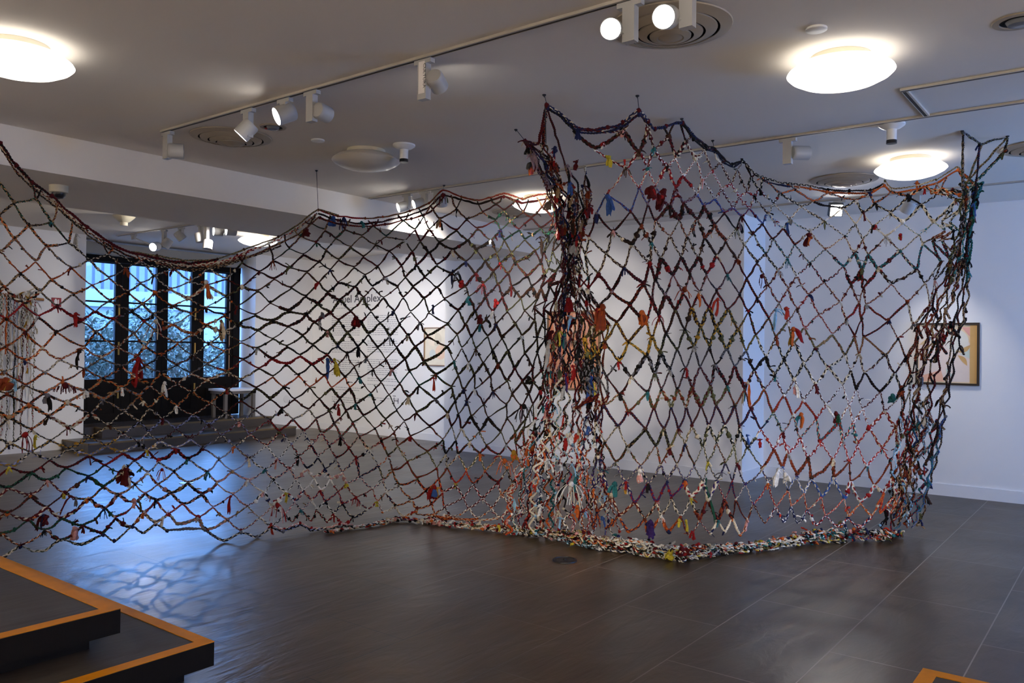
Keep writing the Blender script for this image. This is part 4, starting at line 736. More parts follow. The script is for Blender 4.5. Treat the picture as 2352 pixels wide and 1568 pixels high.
class Rag:
    """collects rope and rag geometry with a dye colour per vertex"""
    def __init__(s): s.V = []; s.F4 = []; s.Cc = []; s.n = 0
    def push(s, V, F, Cc): s.V.append(V); s.F4.append(F+s.n); s.Cc.append(Cc); s.n += len(V)
    def sweep(s, p, N, B, ra, rb, colr, n=5):
        """ring sweep: centre line p, frames N,B, radii ra (along N), rb (along B)"""
        m = len(p); a = 2*PI*np.arange(n)/n
        V = p[:, None, :] + N[:, None, :]*(np.cos(a)[None, :, None]*ra[:, None, None]) + B[:, None, :]*(np.sin(a)[None, :, None]*rb[:, None, None])
        idx = np.arange(m*n).reshape(m, n); nx = np.roll(idx, -1, 1)
        F = np.stack([idx[:-1], nx[:-1], nx[1:], idx[1:]], -1).reshape(-1, 4)
        s.push(V.reshape(-1, 3), F, np.repeat(colr, n, 0))
    def braid(s, pts, w, palette, ds=.009, pitch=None, nrm=None, plain=False):
        p = resample(pts, ds); m = len(p)
        if m < 4: return
        T = np.gradient(p, axis=0); T /= np.linalg.norm(T, axis=1)[:, None]+1e-9
        nv = -fv if nrm is None else np.array(nrm, float)
        B = np.cross(T, nv); l = np.linalg.norm(B, axis=1)[:, None]; B = np.where(l < .15, np.cross(T, uv), B); B /= np.linalg.norm(B, axis=1)[:, None]+1e-9
        N = np.cross(B, T)
        sl = np.concatenate([[0], np.cumsum(np.linalg.norm(np.diff(p, axis=0), axis=1))])
        pitch = pitch or w*6.5
        lump = np.interp(sl, np.arange(0, sl[-1]+.2, .06), 1+nrs.uniform(-.25, .35, len(np.arange(0, sl[-1]+.2, .06))))
        wob = np.interp(sl, np.arange(0, sl[-1]+.2, .05), nrs.normal(0, w*.28, len(np.arange(0, sl[-1]+.2, .05))))
        p = p + B*wob[:, None]
        ww = w*lump
        for k in range(3):
            ph = 2*PI*sl/pitch + 2*PI*k/3
            q = p + B*(np.sin(ph)*ww*.52)[:, None] + N*(np.sin(2*ph)*ww*.3)[:, None]
            seg = .22+nrs.uniform(0, .25); nseg = int(sl[-1]/seg)+2
            xs = (np.arange(nseg)-nrs.uniform())*seg
            pc_ = [palette(sl_, k) for sl_ in xs]
            ci = np.clip(np.searchsorted(xs, sl)-1, 0, nseg-1)
            cc = np.array(pc_)[ci]
            r = ww*.5
            s.sweep(q, N, B, r, r*.95, cc, 5)
    def ribbon(s, p0, d0, length, width, colr, curl=.5, segs=9, grav=1.0):
        p0 = np.array(p0, float); d = np.array(d0, float); d /= np.linalg.norm(d); st = length/segs
        pts = [p0]
        for k in range(segs):
            d = d + np.array([0, 0, -1.0])*grav*.35 + nrs.normal(0, .12*curl, 3); d /= np.linalg.norm(d); q = pts[-1]+d*st
            if q[2] < .012: q[2] = .012
            pts.append(q)
        p = resample(np.array(pts), st*.6); m = len(p)
        T = np.gradient(p, axis=0); T /= np.linalg.norm(T, axis=1)[:, None]+1e-9
        a0 = nrs.uniform(-.5, .5); tw = np.linspace(a0, a0+nrs.normal(0, .9)*curl, m)
        B = np.cross(T, -fv); B /= np.linalg.norm(B, axis=1)[:, None]+1e-9; N = np.cross(B, T)
        Bt = B*np.cos(tw)[:, None]+N*np.sin(tw)[:, None]; Nt = np.cross(Bt, T)
        prof = np.interp(np.linspace(0, 1, m), [0, .1, .35, .9, 1], [.28, .5, .9, 1, nrs.uniform(.7, 1)])
        wave = 1+.18*np.sin(np.linspace(0, nrs.uniform(4, 9), m)+nrs.uniform(0, 6))
        cc = np.repeat(np.array(colr)[None], m, 0)*nrs.uniform(.8, 1.15, (m, 1))
        hw = width*.5*prof*wave
        if width < .014:
            s.sweep(p, Nt, Bt, np.full(m, .0018), hw, cc, 5); return
        # a creased flap of cloth: five ribs across, folds running down it, a ragged end
        nb = 6; bb_ = np.linspace(-1, 1, nb); ph = nrs.uniform(0, 6); fq = nrs.uniform(2.5, 4.5); t_ = np.linspace(0, 1, m)
        fold = np.sin(bb_[None, :]*fq+ph+t_[:, None]*nrs.uniform(-1.5, 1.5))*hw[:, None]*.38*nrs.uniform(.7, 1.3)
        mid = p[:, None, :]+Bt[:, None, :]*(bb_[None, :]*hw[:, None])[..., None]+Nt[:, None, :]*fold[..., None]
        rag = nrs.uniform(-1, .6, nb)*st*.9
        mid[-1] += T[-1][None, :]*rag[:, None]; mid[-2] += T[-2][None, :]*rag[:, None]*.5
        th = .0012
        V = np.concatenate([mid+Nt[:, None, :]*th, (mid-Nt[:, None, :]*th)[:, ::-1]], 1)
        n2 = 2*nb; idx = np.arange(m*n2).reshape(m, n2); nx = np.roll(idx, -1, 1)
        F = np.stack([idx[:-1], nx[:-1], nx[1:], idx[1:]], -1).reshape(-1, 4)
        s.push(V.reshape(-1, 3), F, np.repeat(cc, n2, 0))
    def lump(s, c, r, colr, sq=(1, 1, 1)):
        n1, n2 = 7, 6; V = []; ph = nrs.uniform(0, 6, 3)
        for a in range(n1):
            t = PI*a/(n1-1)
            for b in range(n2):
                g = 2*PI*b/n2
                v = np.array([math.sin(t)*math.cos(g), math.sin(t)*math.sin(g), math.cos(t)])
                V.append(v*(1+.25*math.sin(3*v[0]+ph[0])*math.sin(4*v[2]+ph[1])+nrs.normal(0, .07)))
        V = np.array(V)*r*np.array(sq) + np.array(c)
        V[:, 2] = np.maximum(V[:, 2], .003)
        idx = np.arange(n1*n2).reshape(n1, n2); nx = np.roll(idx, -1, 1)
        F = np.stack([idx[:-1], nx[:-1], nx[1:], idx[1:]], -1).reshape(-1, 4)
        s.push(V, F, np.array(colr)[None]*nrs.uniform(.8, 1.15, (len(V), 1)))
    def build(s, name, parent):
        if not s.V: return None
        V = np.vstack(s.V); F = np.vstack(s.F4); Cc = np.clip(np.vstack(s.Cc), 0, 1)
        V[:, 2] = np.clip(V[:, 2], .002, CZ-.004)
        V = V - wloc(parent)
        me = bpy.data.meshes.new(name)
        me.vertices.add(len(V)); me.vertices.foreach_set('co', V.astype(np.float32).ravel())
        me.loops.add(F.size); me.loops.foreach_set('vertex_index', F.astype(np.int32).ravel())
        me.polygons.add(len(F)); me.polygons.foreach_set('loop_start', np.arange(0, F.size, 4, dtype=np.int32)); me.polygons.foreach_set('loop_total', np.full(len(F), 4, dtype=np.int32))
        me.polygons.foreach_set('use_smooth', np.ones(len(F), bool))
        me.update(calc_edges=True)
        at = me.color_attributes.new('dye', 'FLOAT_COLOR', 'POINT')
        at.data.foreach_set('color', np.hstack([Cc, np.ones((len(Cc), 1))]).astype(np.float32).ravel())
        me.materials.append(M['cloth'])
        o = bpy.data.objects.new(name, me); COL.objects.link(o); o.parent = parent
        return o
def fixedpal(cl, jump=.6):
    """palette function: a strand keeps a colour and sometimes changes to another"""
    st_ = {}
    def f(s_, k):
        if k not in st_ or nrs.uniform() < jump: st_[k] = cl[nrs.randint(len(cl))]
        c = st_[k]
        return c*nrs.uniform(.75, 1.2)
    return f

base = P(1290, 1236, z=0)
NET = thing('rope_net', 'room-high hanging net knotted from braided strips of colourful rag', 'net', (base[0], base[1], 0))

# --- mesh rows: each zigzag rope from knot row j to row j+1
knots = []
def zig(D, wf, panel, jmin, jmax, w0):
    for j in range(jmin, jmax):
        cells = sorted([i for (i, b) in D if b == j] )
        alln = {i: b for (i, b) in D if b in (j, j+1)}
        if not alln: continue
        seq = sorted(alln); runs = []; cur = [seq[0]]
        for a, b in zip(seq[:-1], seq[1:]):
            if b-a == 1: cur.append(b)
            else: runs.append(cur); cur = [b]
        runs.append(cur)
        for run in runs:
            if len(run) < 2: continue
            R = Rag()
            pts = []; px = []
            for i in run:
                x, y = D[(i, alln[i])]
                px.append((x, y)); pts.append((x, y))
            full = []; fx = []
            for k, (x, y) in enumerate(pts):
                up = (alln[run[k]] == j)
                # ropes of neighbouring rows meet at a knot: pull each slightly to its own side
                yy = y + (1.5 if up else -1.5)
                full.append(wf(x, yy, nrs.normal(0, .012))); fx.append((x, y))
                if k+1 < len(pts):
                    x2, y2 = pts[k+1]; L_ = math.hypot(x2-x, y2-y); sag = nrs.uniform(.0, .055)*L_ + (.04*L_ if y > 1050 else 0)
                    mx_, my_ = (x+x2)/2+nrs.normal(0, L_*.02), (y+y2)/2+sag
                    full.append(wf(mx_, my_, nrs.normal(0, .01))); fx.append((mx_, my_))
                if up: knots.append((full[-2 if k+1 < len(pts) else -1], x, y, panel, j))
            full = np.array(full); fx = np.array(fx)
            acc = np.concatenate([[0], np.cumsum(np.linalg.norm(np.diff(full, axis=0), axis=1))])
            state = {}
            def pf(s_, k, acc=acc, fx=fx, state=state):
                x = np.interp(s_, acc, fx[:, 0]); y = np.interp(s_, acc, fx[:, 1])
                c = pal(panel, j, x, y)
                key = (k, len(c), float(c[0][0]))
                if ('b', len(c)) not in state or (k == 0 and nrs.uniform() < .5): state[('b', len(c))] = nrs.randint(len(c))
                if key not in state or nrs.uniform() < .6: state[key] = c[(state[('b', len(c))]+k) % len(c)]
                return state[key]*nrs.uniform(.75, 1.2)
            # thickness varies from stretch to stretch
            k = 0
            while k < len(full)-1:
                n_ = rnd.randint(5, 13); seg = full[k:k+n_+1]
                w = w0*rnd.choice([.8, .9, 1, 1, 1.1, 1.25, 1.5])
                off = acc[k]
                R.braid(seg, w, lambda s_, kk, off=off: pf(s_+off, kk))
                for q in seg[::2]:
                    if rnd.random() < .8: R.lump(q, w*rnd.uniform(1.0, 1.6), pf(off, rnd.randint(0, 2)), (1, 1, rnd.uniform(.7, 1.2)))
                    if rnd.random() < .45:
                        for _ in range(rnd.randint(1, 3)): R.ribbon(q, nrs.normal(0, 1, 3)+[0, 0, .3], rnd.uniform(.02, .055), rnd.uniform(.006, .016), pf(off, 0), 1.0, 4, .5)
                k += n_
            R.build('braided_rope', NET)

# knots that lead from the open mesh into the gathered column and into the gathered right end
for j in range(-9, 17):
    r = [i for (i, b) in A if b == j]
    if not r: continue
    i = max(r); x, y = A[(i, j)]; yy = y
    for k in range(1, 5):
        lx = interp(yy, BY, BC) - interp(yy, BY, BW)*rnd.uniform(.0, .8)
        if x > lx-12: break
        stp = min(30, (lx-x)); x += max(10, stp*rnd.uniform(.6, .9)); i += 2; yy = y + rnd.uniform(-8, 12)
        A[(i, j)] = (x, yy)
for j in range(6, 24):
    r = [i for (i, b) in C if b == j]
    i = min(r); x, y = C[(i, j)]
    for k in range(1, 4):
        lx = interp(y, BY, BC) + interp(y, BY, BW)*rnd.uniform(.0, .8)
        if x < lx+10: break
        x -= max(10, min(30, (x-lx))*rnd.uniform(.6, .95)); i -= 2
        C[(i, j)] = (x, y+rnd.uniform(-8, 12))
for j in range(1, 22):
    r = [i for (i, b) in C if b == j]
    i = max(r); x, y = C[(i, j)]
    for k in range(1, 5):
        lx = interp(y, DY, DC) + interp(y, DY, DW)*rnd.uniform(-.5, .8)
        if x > lx-10: break
        x += max(9, min(28, (lx-x))*rnd.uniform(.6, .95)); i += 2
        C[(i, j)] = (x, y+rnd.uniform(-10, 14))
zig(A, wA, 'A', -11, 18, .0084)
zig(C, wC, 'C', 0, 23, .0088)

# --- rim ropes along the upper and lower edge
ATOP = [(-60, 265), (0, 328), (38, 378), (75, 418), (118, 452), (150, 480), (200, 522), (250, 556), (300, 581), (360, 592), (430, 603), (500, 598), (560, 577), (640, 547), (690, 517), (731, 486), (775, 500), (840, 506), (880, 501), (940, 488), (985, 469), (1015, 440), (1060, 453), (1100, 462), (1158, 447), (1200, 459), (1240, 452), (1290, 447)]
CTOP = [(1256, 240), (1285, 259), (1320, 292), (1350, 297), (1395, 294), (1430, 281), (1468, 255), (1490, 280), (1505, 295), (1530, 291), (1567, 277), (1590, 310), (1620, 335), (1640, 342), (1660, 365), (1680, 378), (1705, 366), (1730, 395), (1760, 412), (1810, 421), (1860, 428), (1900, 436), (1950, 438), (2000, 436), (2032, 420), (2050, 437), (2090, 433), (2150, 420), (2198, 388), (2216, 412)]
def rim(pts, wf, pl_, w, dx=0, dy=0, sag=0):
    R = Rag(); q = [wf(x+nrs.normal(0, 1)+dx, y+nrs.normal(0, 1.2)+dy+(sag*(k % 2)), nrs.normal(0, .02)) for k, (x, y) in enumerate(pts)]
    R.braid(q, w, fixedpal(cols(pl_), .5))
    for p in q:
        if rnd.random() < .5: R.lump(p, w*1.5, cols(pl_)[0])
    R.build('edge_rope', NET)
rim(ATOP[:12], wA, 'dre dre blk', .011); rim(ATOP[:13], wA, 'cre blk dbr rus', .009, 3, 9); rim(ATOP[1:14], wA, 'blk cre dre tan', .008, 6, 17, 3)
rim(ATOP[8:17], wA, 'brn olv cre tan dre', .008, 0, -4); rim(ATOP[9:16], wA, 'cre whi red gry', .01, 0, 4); rim(ATOP[9:16], wA, 'tan brn dre', .009, 2, 12, 4)
rim(ATOP[15:], wA, 'rus olv red tan', .008, 0, -3); rim(ATOP[15:], wA, 'dre blk dbr', .0095, 0, 6); rim(ATOP[15:22], wA, 'dre rus blk', .009, 4, 14)
rim(CTOP[:14], wC, 'dre nav cre blk', .010); rim(CTOP[:8], wC, 'nav dre blk', .009, 2, 8); rim(CTOP[10:25], wC, 'blk cre dbr', .0095, 0, -1); rim(CTOP[10:20], wC, 'blk nav dbr', .009, 3, 7)
rim(CTOP[19:], wC, 'ora rus ora', .009, 0, 5); rim(CTOP[24:], wC, 'olv tan cre', .007, 0, -6)
ABOT = [(-70, 1305), (0, 1282), (46, 1254), (75, 1268), (105, 1262), (139, 1241), (184, 1251), (235, 1228), (265, 1241), (302, 1211), (330, 1223), (357, 1204), (385, 1218), (420, 1212), (470, 1217), (515, 1243), (554, 1222), (590, 1233), (623, 1212), (650, 1217), (690, 1205), (715, 1216), (745, 1222), (780, 1209), (812, 1214)]
rim(ABOT[:13], wA, 'nav blk olv cre', .0095); rim(ABOT[12:], wA, 'gry blk cre lav', .0105); rim(ABOT[18:], wA, 'red whi pin', .009, 0, -5)

# --- loose links from the topmost knots up to the rim
def link(D, wf, line, panel):
    lx = [p[0] for p in line]; ly = [p[1] for p in line]
    for (i, j), (x, y) in D.items():
        if x < 0 or (x > 1280 and panel == 'A') or (panel == 'C' and (x < 1330 or x > 2170)): continue
        for s_ in (-1, 1):
            if (i+s_, j-1) not in D:
                ty = interp(x+s_*9, lx, ly)
                if 4 < y-ty < 75:
                    q = [wf(x, y), wf(x+s_*6+rnd.uniform(-3, 3), (y+ty)/2+3), wf(x+s_*12, ty+1)]
                    R = Rag(); R.braid(q, .0082, fixedpal(pal(panel, j, x, y), .5)); R.build('link_rope', NET)
link(A, wA, ATOP, 'A'); link(C, wC, CTOP, 'C')

# --- gathered column in the middle
def strand(cy, cc, cw, u, wf, y0, y1, zz, w, cl, step=16, dd=.1, loop=0, top=None):
    R = Rag(); q = []; y = y0+rnd.uniform(-10, 10); k = rnd.randint(0, 1); zz *= rnd.uniform(.5, 1.3); step *= rnd.uniform(.8, 1.4); ph = rnd.uniform(0, 6); d0 = rnd.uniform(-dd, dd); uu = u
    if top is not None: q.append(top)
    while y < y1:
        uu = .86*uu+.14*u + rnd.uniform(-4, 4)/max(8, interp(y, cy, cw))
        x = interp(y, cy, cc)+uu*interp(y, cy, cw)+zz*(3.2 if k % 2 else -3.2)
        q.append(wf(x, y+rnd.uniform(-3, 3), d0+rnd.uniform(-.03, .03)))
        if loop and rnd.random() < loop:
            q.append(wf(x+rnd.choice([-1, 1])*rnd.uniform(6, 14), y+step*.7, d0)); q.append(wf(x+rnd.uniform(-4, 4), y-rnd.uniform(0, 4), d0+.03))
        y += step*rnd.uniform(.75, 1.25); k += 1
    R.braid(q, w, fixedpal(cl, .7))
    for p in q[::2]:
        if rnd.random() < .7: R.lump(p, w*1.4, cl[rnd.randint(0, len(cl)-1)])
        if rnd.random() < .4: R.ribbon(p, nrs.normal(0, 1, 3), rnd.uniform(.03, .09), rnd.uniform(.008, .02), cl[rnd.randint(0, len(cl)-1)], 1.0, 5)
    R.build('gathered_cord', NET)
tops = [P(1252, 240, d=5.0), P(1256, 245, d=5.0), P(1205, 325, d=5.75), P(1212, 330, d=5.75), P(1290, 300, d=5.1), P(1330, 300, d=5.1)]
for k in range(19):
    u = -1+2*(k+.5)/19
    up = [cols('dre blk nav cre rus'), cols('blk dbr dre mau'), cols('dre tan brn blk')][k % 3]
    y0 = 345 if u < .1 else rnd.choice([385, 400, 430, 450])
    strand(BY, BC, BW, u*.95, wB, y0, rnd.choice([900, 960, 1000]), 1.0, .0078, up, 22, .16, 0, tops[k % 2] if k in (7, 9, 11) else (tops[2+k % 2] if k < 9 else None))
for k in range(26):
    u = -1+2*(k+.5)/26
    lo = [cols('whi cre blk red'), cols('bri ora whi dre'), cols('lbl whi cre blk tea'), cols('red whi pin nav')][k % 4]
    strand(BY, BC, BW, u, wB, rnd.choice([880, 920, 960, 1000]), 1234, 1.7, .0088, lo, 19, .13)
# --- gathered right end with its two peaks at the ceiling
for k, (tp, cl) in enumerate([((2211, 303, 5.72), 'olv tan blk'), ((2213, 304, 5.72), 'gry tan dbr'), ((2256, 330, 5.85), 'tan olv red'), ((2312, 316, 5.87), 'tan olv cre'), ((2309, 346, 5.95), 'rus brn dre'), ((2311, 347, 5.95), 'tea blk cre'),
                              ((2306, 350, 5.95), 'brn blk olv'), ((2250, 332, 5.85), 'dre nav blk'), ((2200, 390, 6.5), 'ora rus brn'), ((2205, 396, 6.5), 'gre blk tea'), ((2216, 420, 6.45), 'gre tea gre'), ((2222, 440, 6.45), 'tea gre blk')]):
    low = [cols('dbr blk rus dre'), cols('brn dbr tan blk'), cols('blk dre dbr nav')][k % 3]
    cl_ = cols(cl)
    strand(DY, DC, DW, -1+2*(k+.5)/12, wD, 425, 640, .5, .0095, cl_, 22, .06, 0, P(tp[0], tp[1], d=tp[2]))
    if k % 3 != 2: strand(DY, DC, DW, -1+2*((k*5) % 12+.5)/12, wD, 600, rnd.choice([960, 1080, 1180, 1215]), 1.3, .0088, low, 26, .1, .2)
    if k % 2 == 0: strand(DY, DC, DW, -1+2*(k+.5)/12, wD, 960, 1225, 1.5, .0088, [cols('lbl gry whi blk'), cols('nav blu gry tea'), cols('tea nav red cre')][k % 3], 16, .1, .25)
R = Rag()
R.braid([P(2211, 303, d=5.72), P(2230, 316, d=5.78), P(2256, 330, d=5.85), P(2285, 322, d=5.86), P(2313, 316, d=5.87), P(2308, 345, d=5.95)], .009, fixedpal(cols('olv tan gry dbr')))
R.build('edge_rope', NET); R = Rag()
R.braid([P(1254, 243, d=5.0), P(1235, 330, d=5.3), P(1205, 322, d=5.77), P(1230, 372, d=5.7), P(1275, 440, d=5.8)], .0095, fixedpal(cols('dre nav rus blk')))
R.build('edge_rope', NET)

# --- rope heap along the foot
HP = [(742, 1221), (800, 1213), (860, 1203), (920, 1192), (980, 1198), (1050, 1208), (1120, 1214), (1200, 1223), (1290, 1237), (1350, 1252), (1420, 1260), (1500, 1272), (1560, 1281), (1640, 1271), (1720, 1262), (1780, 1256), (1840, 1247), (1900, 1239), (1960, 1237), (2030, 1238), (2062, 1228)]
HT = [.012, .02, .03, .035, .035, .04, .05, .07, .10, .12, .11, .11, .10, .09, .07, .075, .10, .12, .13, .11, .05]
hp = np.array([P(x, y, z=.02) for x, y in HP]); hs = np.concatenate([[0], np.cumsum(np.linalg.norm(np.diff(hp, axis=0), axis=1))])
hpx = np.array([x for x, y in HP])
def heap(s_):
    s_ = min(max(s_, 0), hs[-1]); p = np.array([np.interp(s_, hs, hp[:, k]) for k in range(3)]); return p, np.interp(s_, hs, HT), np.interp(s_, hs, hpx)
HPAL = [cols('whi red cre pin'), cols('blk cre whi olv'), cols('ora whi dre cre'), cols('whi nav gry cre'), cols('tea cre whi blk'), cols('red whi pur ora'), cols('cre tan dbr whi'), cols('gry whi blk lbl'), cols('yel cre whi tan')]
lat = np.array([fv[0], fv[1], 0]); lat /= np.linalg.norm(lat)
heap_px = []
for k in range(26):
    R = Rag(); s_ = hs[-1]*rnd.uniform(0, .8) if k > 5 else hs[-1]*k/6.2; e_ = min(hs[-1], s_+rnd.uniform(.9, 2.0)); q = []; a = rnd.uniform(0, 6); lv = rnd.uniform(0, 1)
    while s_ < e_:
        p, t, x = heap(s_)
        a += rnd.uniform(.6, 1.5); r = t*.42
        off = lat*(math.sin(a)*r + rnd.uniform(-.25, .6)*t); zz = .01+max(0, min(1, lv+rnd.uniform(-.3, .3)))*t*.72
        q.append(np.array([p[0], p[1], zz])+off+np.array([rv[0], rv[1], 0])*math.cos(a)*r*.9)
        s_ += rnd.uniform(.012, .03)+(.03 if t < .05 else 0)
    if len(q) > 3: R.braid(q, rnd.choice([.008, .0095, .011]), fixedpal(HPAL[k % len(HPAL)], .75), nrm=(0, 0, 1))
    R.build('heaped_rope', NET)
# --- knotted rag scraps: the ones that stand out, then the many small ones
def wany(x, y):
    if x < 1255: return wA(x, y, -.02)
    if x < 1372 and abs(x-interp(y, BY, BC)) < interp(y, BY, BW)+8: return wB(x, y, -.12)
    if x > 2060 and abs(x-interp(y, DY, DC)) < interp(y, DY, DW)+8: return wD(x, y, -.08)
    return wC(x, y, -.02)
# x, y of the knot, length and width in pixels, colours, optional style
BIG = """318 826 62 24 red;358 738 48 18 cre red whi f;290 1078 42 26 dre dre cre;752 826 52 14 blu;768 826 50 13 yel;109 908 34 20 gry blk;174 722 32 16 red red;474 648 44 18 whi ora;508 738 50 14 tan cre;378 880 34 14 whi;
1384 706 62 30 rus ora;1474 720 30 24 ora rus;1496 432 30 34 dre red;1524 440 44 34 dre dre;1356 868 68 22 blu blk;1361 880 58 10 yel;1782 712 76 16 lbl;1806 710 26 18 bri;1822 756 40 18 ora och red;1718 880 58 14 cre tea ora;
1828 886 30 14 whi pin;1648 688 40 14 bri;1858 540 36 20 dre ora;1808 514 30 10 blu;1398 362 22 20 yel;1396 452 40 22 blu blu;1326 300 22 16 nav;638 1160 40 34 red pin whi f;622 1208 26 12 bri;1788 1078 40 16 whi;
1804 1090 20 20 whi;1622 1120 82 12 gre;1412 1112 30 20 tea;1322 1090 38 12 tea;1494 1200 34 26 pur;1312 1112 54 46 whi cre whi f;1160 1058 36 40 ora pin f;998 1120 36 24 red blu och;1040 622 56 9 nav;1052 626 44 12 gry blk;
1204 934 48 40 blk dbr mau f;1840 952 40 18 ora tea;150 886 20 80 dre f;182 806 40 18 dbr blk;14 874 26 46 rus och;32 874 30 14 lbl;58 998 44 22 red dre f;82 1002 26 14 yel;285 1070 30 12 cre;372 1078 28 14 red pin f;
530 1140 44 10 red;308 1150 22 20 pin tan;318 1152 30 12 olv;100 1184 42 14 nav dre;160 1140 42 10 dre;174 1144 22 14 gry;105 1188 20 24 dre;172 1214 30 22 pin;375 1188 34 8 whi;778 930 44 10 red;
740 720 22 14 gry;735 742 20 12 lgr;818 730 22 26 dre red;996 868 34 10 bri;994 702 26 8 nav;1102 728 24 18 dre;1122 738 18 8 blk;1215 870 14 26 blk;1240 890 40 10 blk;1306 690 34 26 red dre;
1324 560 34 26 lgr pin;1240 545 50 10 dbr;1316 500 50 12 dbr rus;1296 770 40 16 tea nav;1282 760 50 12 olv yel;1310 730 40 18 lgr lbl;1330 800 34 16 blk;1262 785 70 16 lgr;1320 850 40 10 red;1300 860 40 12 pur red;
1572 664 38 22 rus ora f;1604 678 30 12 ora;1750 634 34 16 dre f;1920 950 34 18 dre gre;1716 1000 40 10 blu;1698 512 26 10 mau blk;1590 520 26 10 gry blk;2068 540 14 14 red yel;2010 520 12 16 red;2050 910 16 24 tea;
1488 1204 22 20 nav;1436 1120 20 14 whi och;1470 1082 24 20 whi pin;1384 1190 46 16 blu gry;1566 1262 18 40 dre red;1540 1268 22 30 yel cre;1590 1222 24 14 red;1660 1270 30 24 lgr;1560 1194 20 10 yel;1576 1196 24 9 yel;
790 505 30 20 nav blu tan f;1018 448 24 26 dre olv f;830 510 20 10 tea;1010 505 26 12 tan ora blk;704 530 14 28 dre;765 500 24 22 blu;176 540 36 12 lgr whi;1276 452 18 14 red;1308 420 36 14 blu;1215 348 24 8 ora;
1228 352 20 8 tea;1386 330 18 10 red whi;2106 420 20 14 ora rus;2236 470 26 10 blu;1230 985 34 14 blk gry;1180 1040 20 22 och ora;1222 1030 24 20 ora red;1060 648 14 20 red;1138 690 16 14 red;1745 1010 24 10 red"""
scraps = []
for q in BIG.replace('\n', '').split(';'):
    t = q.split(); x, y, ln, wd = map(float, t[:4]); cl = t[4:]; fr_ = 'f' in cl; cl = [c for c in cl if c != 'f']
    scraps.append((x, y, ln, wd, cl, fr_))
def make_scrap(R, pos, d, ln, wd, cl, fringe, floor=False):
    L_ = ln*d/FPX; W_ = wd*d/FPX
    R.lump(pos, max(.011, min(W_*.3, .022)), K[cl[0]]*.9)
    if fringe:
        n_ = max(6, int(wd/4))
        for k in range(n_):
            o = rv*((k+.5)/n_-.5)*W_*.9
            R.ribbon(pos+o*.6, np.array([0, 0, -.4])+rv*((k+.5)/n_-.5)*1.2+nrs.normal(0, .2, 3), L_*rnd.uniform(.5, 1.1), max(.006, W_/n_*.7), K[cl[k % len(cl)]], .8, 6)
    else:
        n_ = len(cl)
        m_ = n_ if n_ > 1 else (2 if wd > 12 else 1)
        per = W_*(.8 if m_ == 1 else .62)
        for k in range(m_):
            R.ribbon(pos+nrs.normal(0, .004, 3), nrs.normal(0, .3, 3)+rv*(k-.5*(m_-1))*.22+np.array([0, 0, -.5]), L_*rnd.uniform(.6, 1.1), per*rnd.uniform(.7, 1.1), K[cl[k % n_]], .9, 8)
        if wd > 20:
            R.ribbon(pos-fv*.006, nrs.normal(0, .2, 3)+np.array([0, 0, -.5]), L_*rnd.uniform(.8, 1), W_*.75, K[cl[0]]*.85, .6, 9)
        for _ in range(2): R.ribbon(pos, rv*rnd.choice([-1, 1])+nrs.normal(0, .6, 3), max(.025, L_*.3), max(.006, per*.35), K[cl[-1]], 1.2, 5, .7)
for k, (x, y, ln, wd, cl, fr_) in enumerate(scraps[:100]):
    R = Rag(); p = wany(x, y); d = float(np.dot(p-np.array([0, 0, EYE]), fv))
    make_scrap(R, p, d, ln, wd, cl, fr_)
    R.build('fabric_scrap', NET)
R = Rag()
for x, y, ln, wd, cl, fr_ in scraps[100:]:
    p = wany(x, y); d = float(np.dot(p-np.array([0, 0, EYE]), fv)); make_scrap(R, p, d, ln, wd, cl, fr_)
SM = 'blk dbr blk dre gry cre rus red tea whi olv lgr brn pin nav'.split()
SL = 'whi red pin cre blk nav ora dre lgr tea yel'.split()
for p, x, y, panel, j in knots:
    if rnd.random() < .26:
        d = float(np.dot(p-np.array([0, 0, EYE]), fv)); low = y > 1000
        make_scrap(R, p-fv*.015, d, rnd.uniform(9, 24), rnd.uniform(5, 13), [rnd.choice(SL if low else SM)], rnd.random() < .12)
# the gathered column and right end are thick with scraps
for k in range(150):
    y = rnd.choice([rnd.uniform(330, 560), rnd.uniform(330, 560), rnd.uniform(680, 900), rnd.uniform(940, 1220)]); x = interp(y, BY, BC)+rnd.uniform(-1, 1)*interp(y, BY, BW)*(1.1 if y < 500 else 1)
    pool = 'dre blk dbr rus mau nav tan red'.split() if y < 600 else ('blk tea olv gry dre lgr nav cre red tan'.split() if y < 930 else 'whi bri red cre ora lbl pin whi blu'.split())
    make_scrap(R, wB(x, y, rnd.uniform(-.15, .1)), 6.0, rnd.uniform(12, 34), rnd.uniform(6, 15), [rnd.choice(pool)], rnd.random() < .12)
for k in range(46):
    y = rnd.uniform(430, 1210); x = interp(y, DY, DC)+rnd.uniform(-1, 1)*interp(y, DY, DW)
    pool = 'gre tea dre blk dbr gre'.split() if y < 640 else ('dbr blk dre brn rus'.split() if y < 950 else 'nav lbl gry tea red whi olv'.split())
    make_scrap(R, wD(x, y, rnd.uniform(-.08, .08)), 6.6, rnd.uniform(8, 20), rnd.uniform(5, 10), [rnd.choice(pool)], rnd.random() < .2)
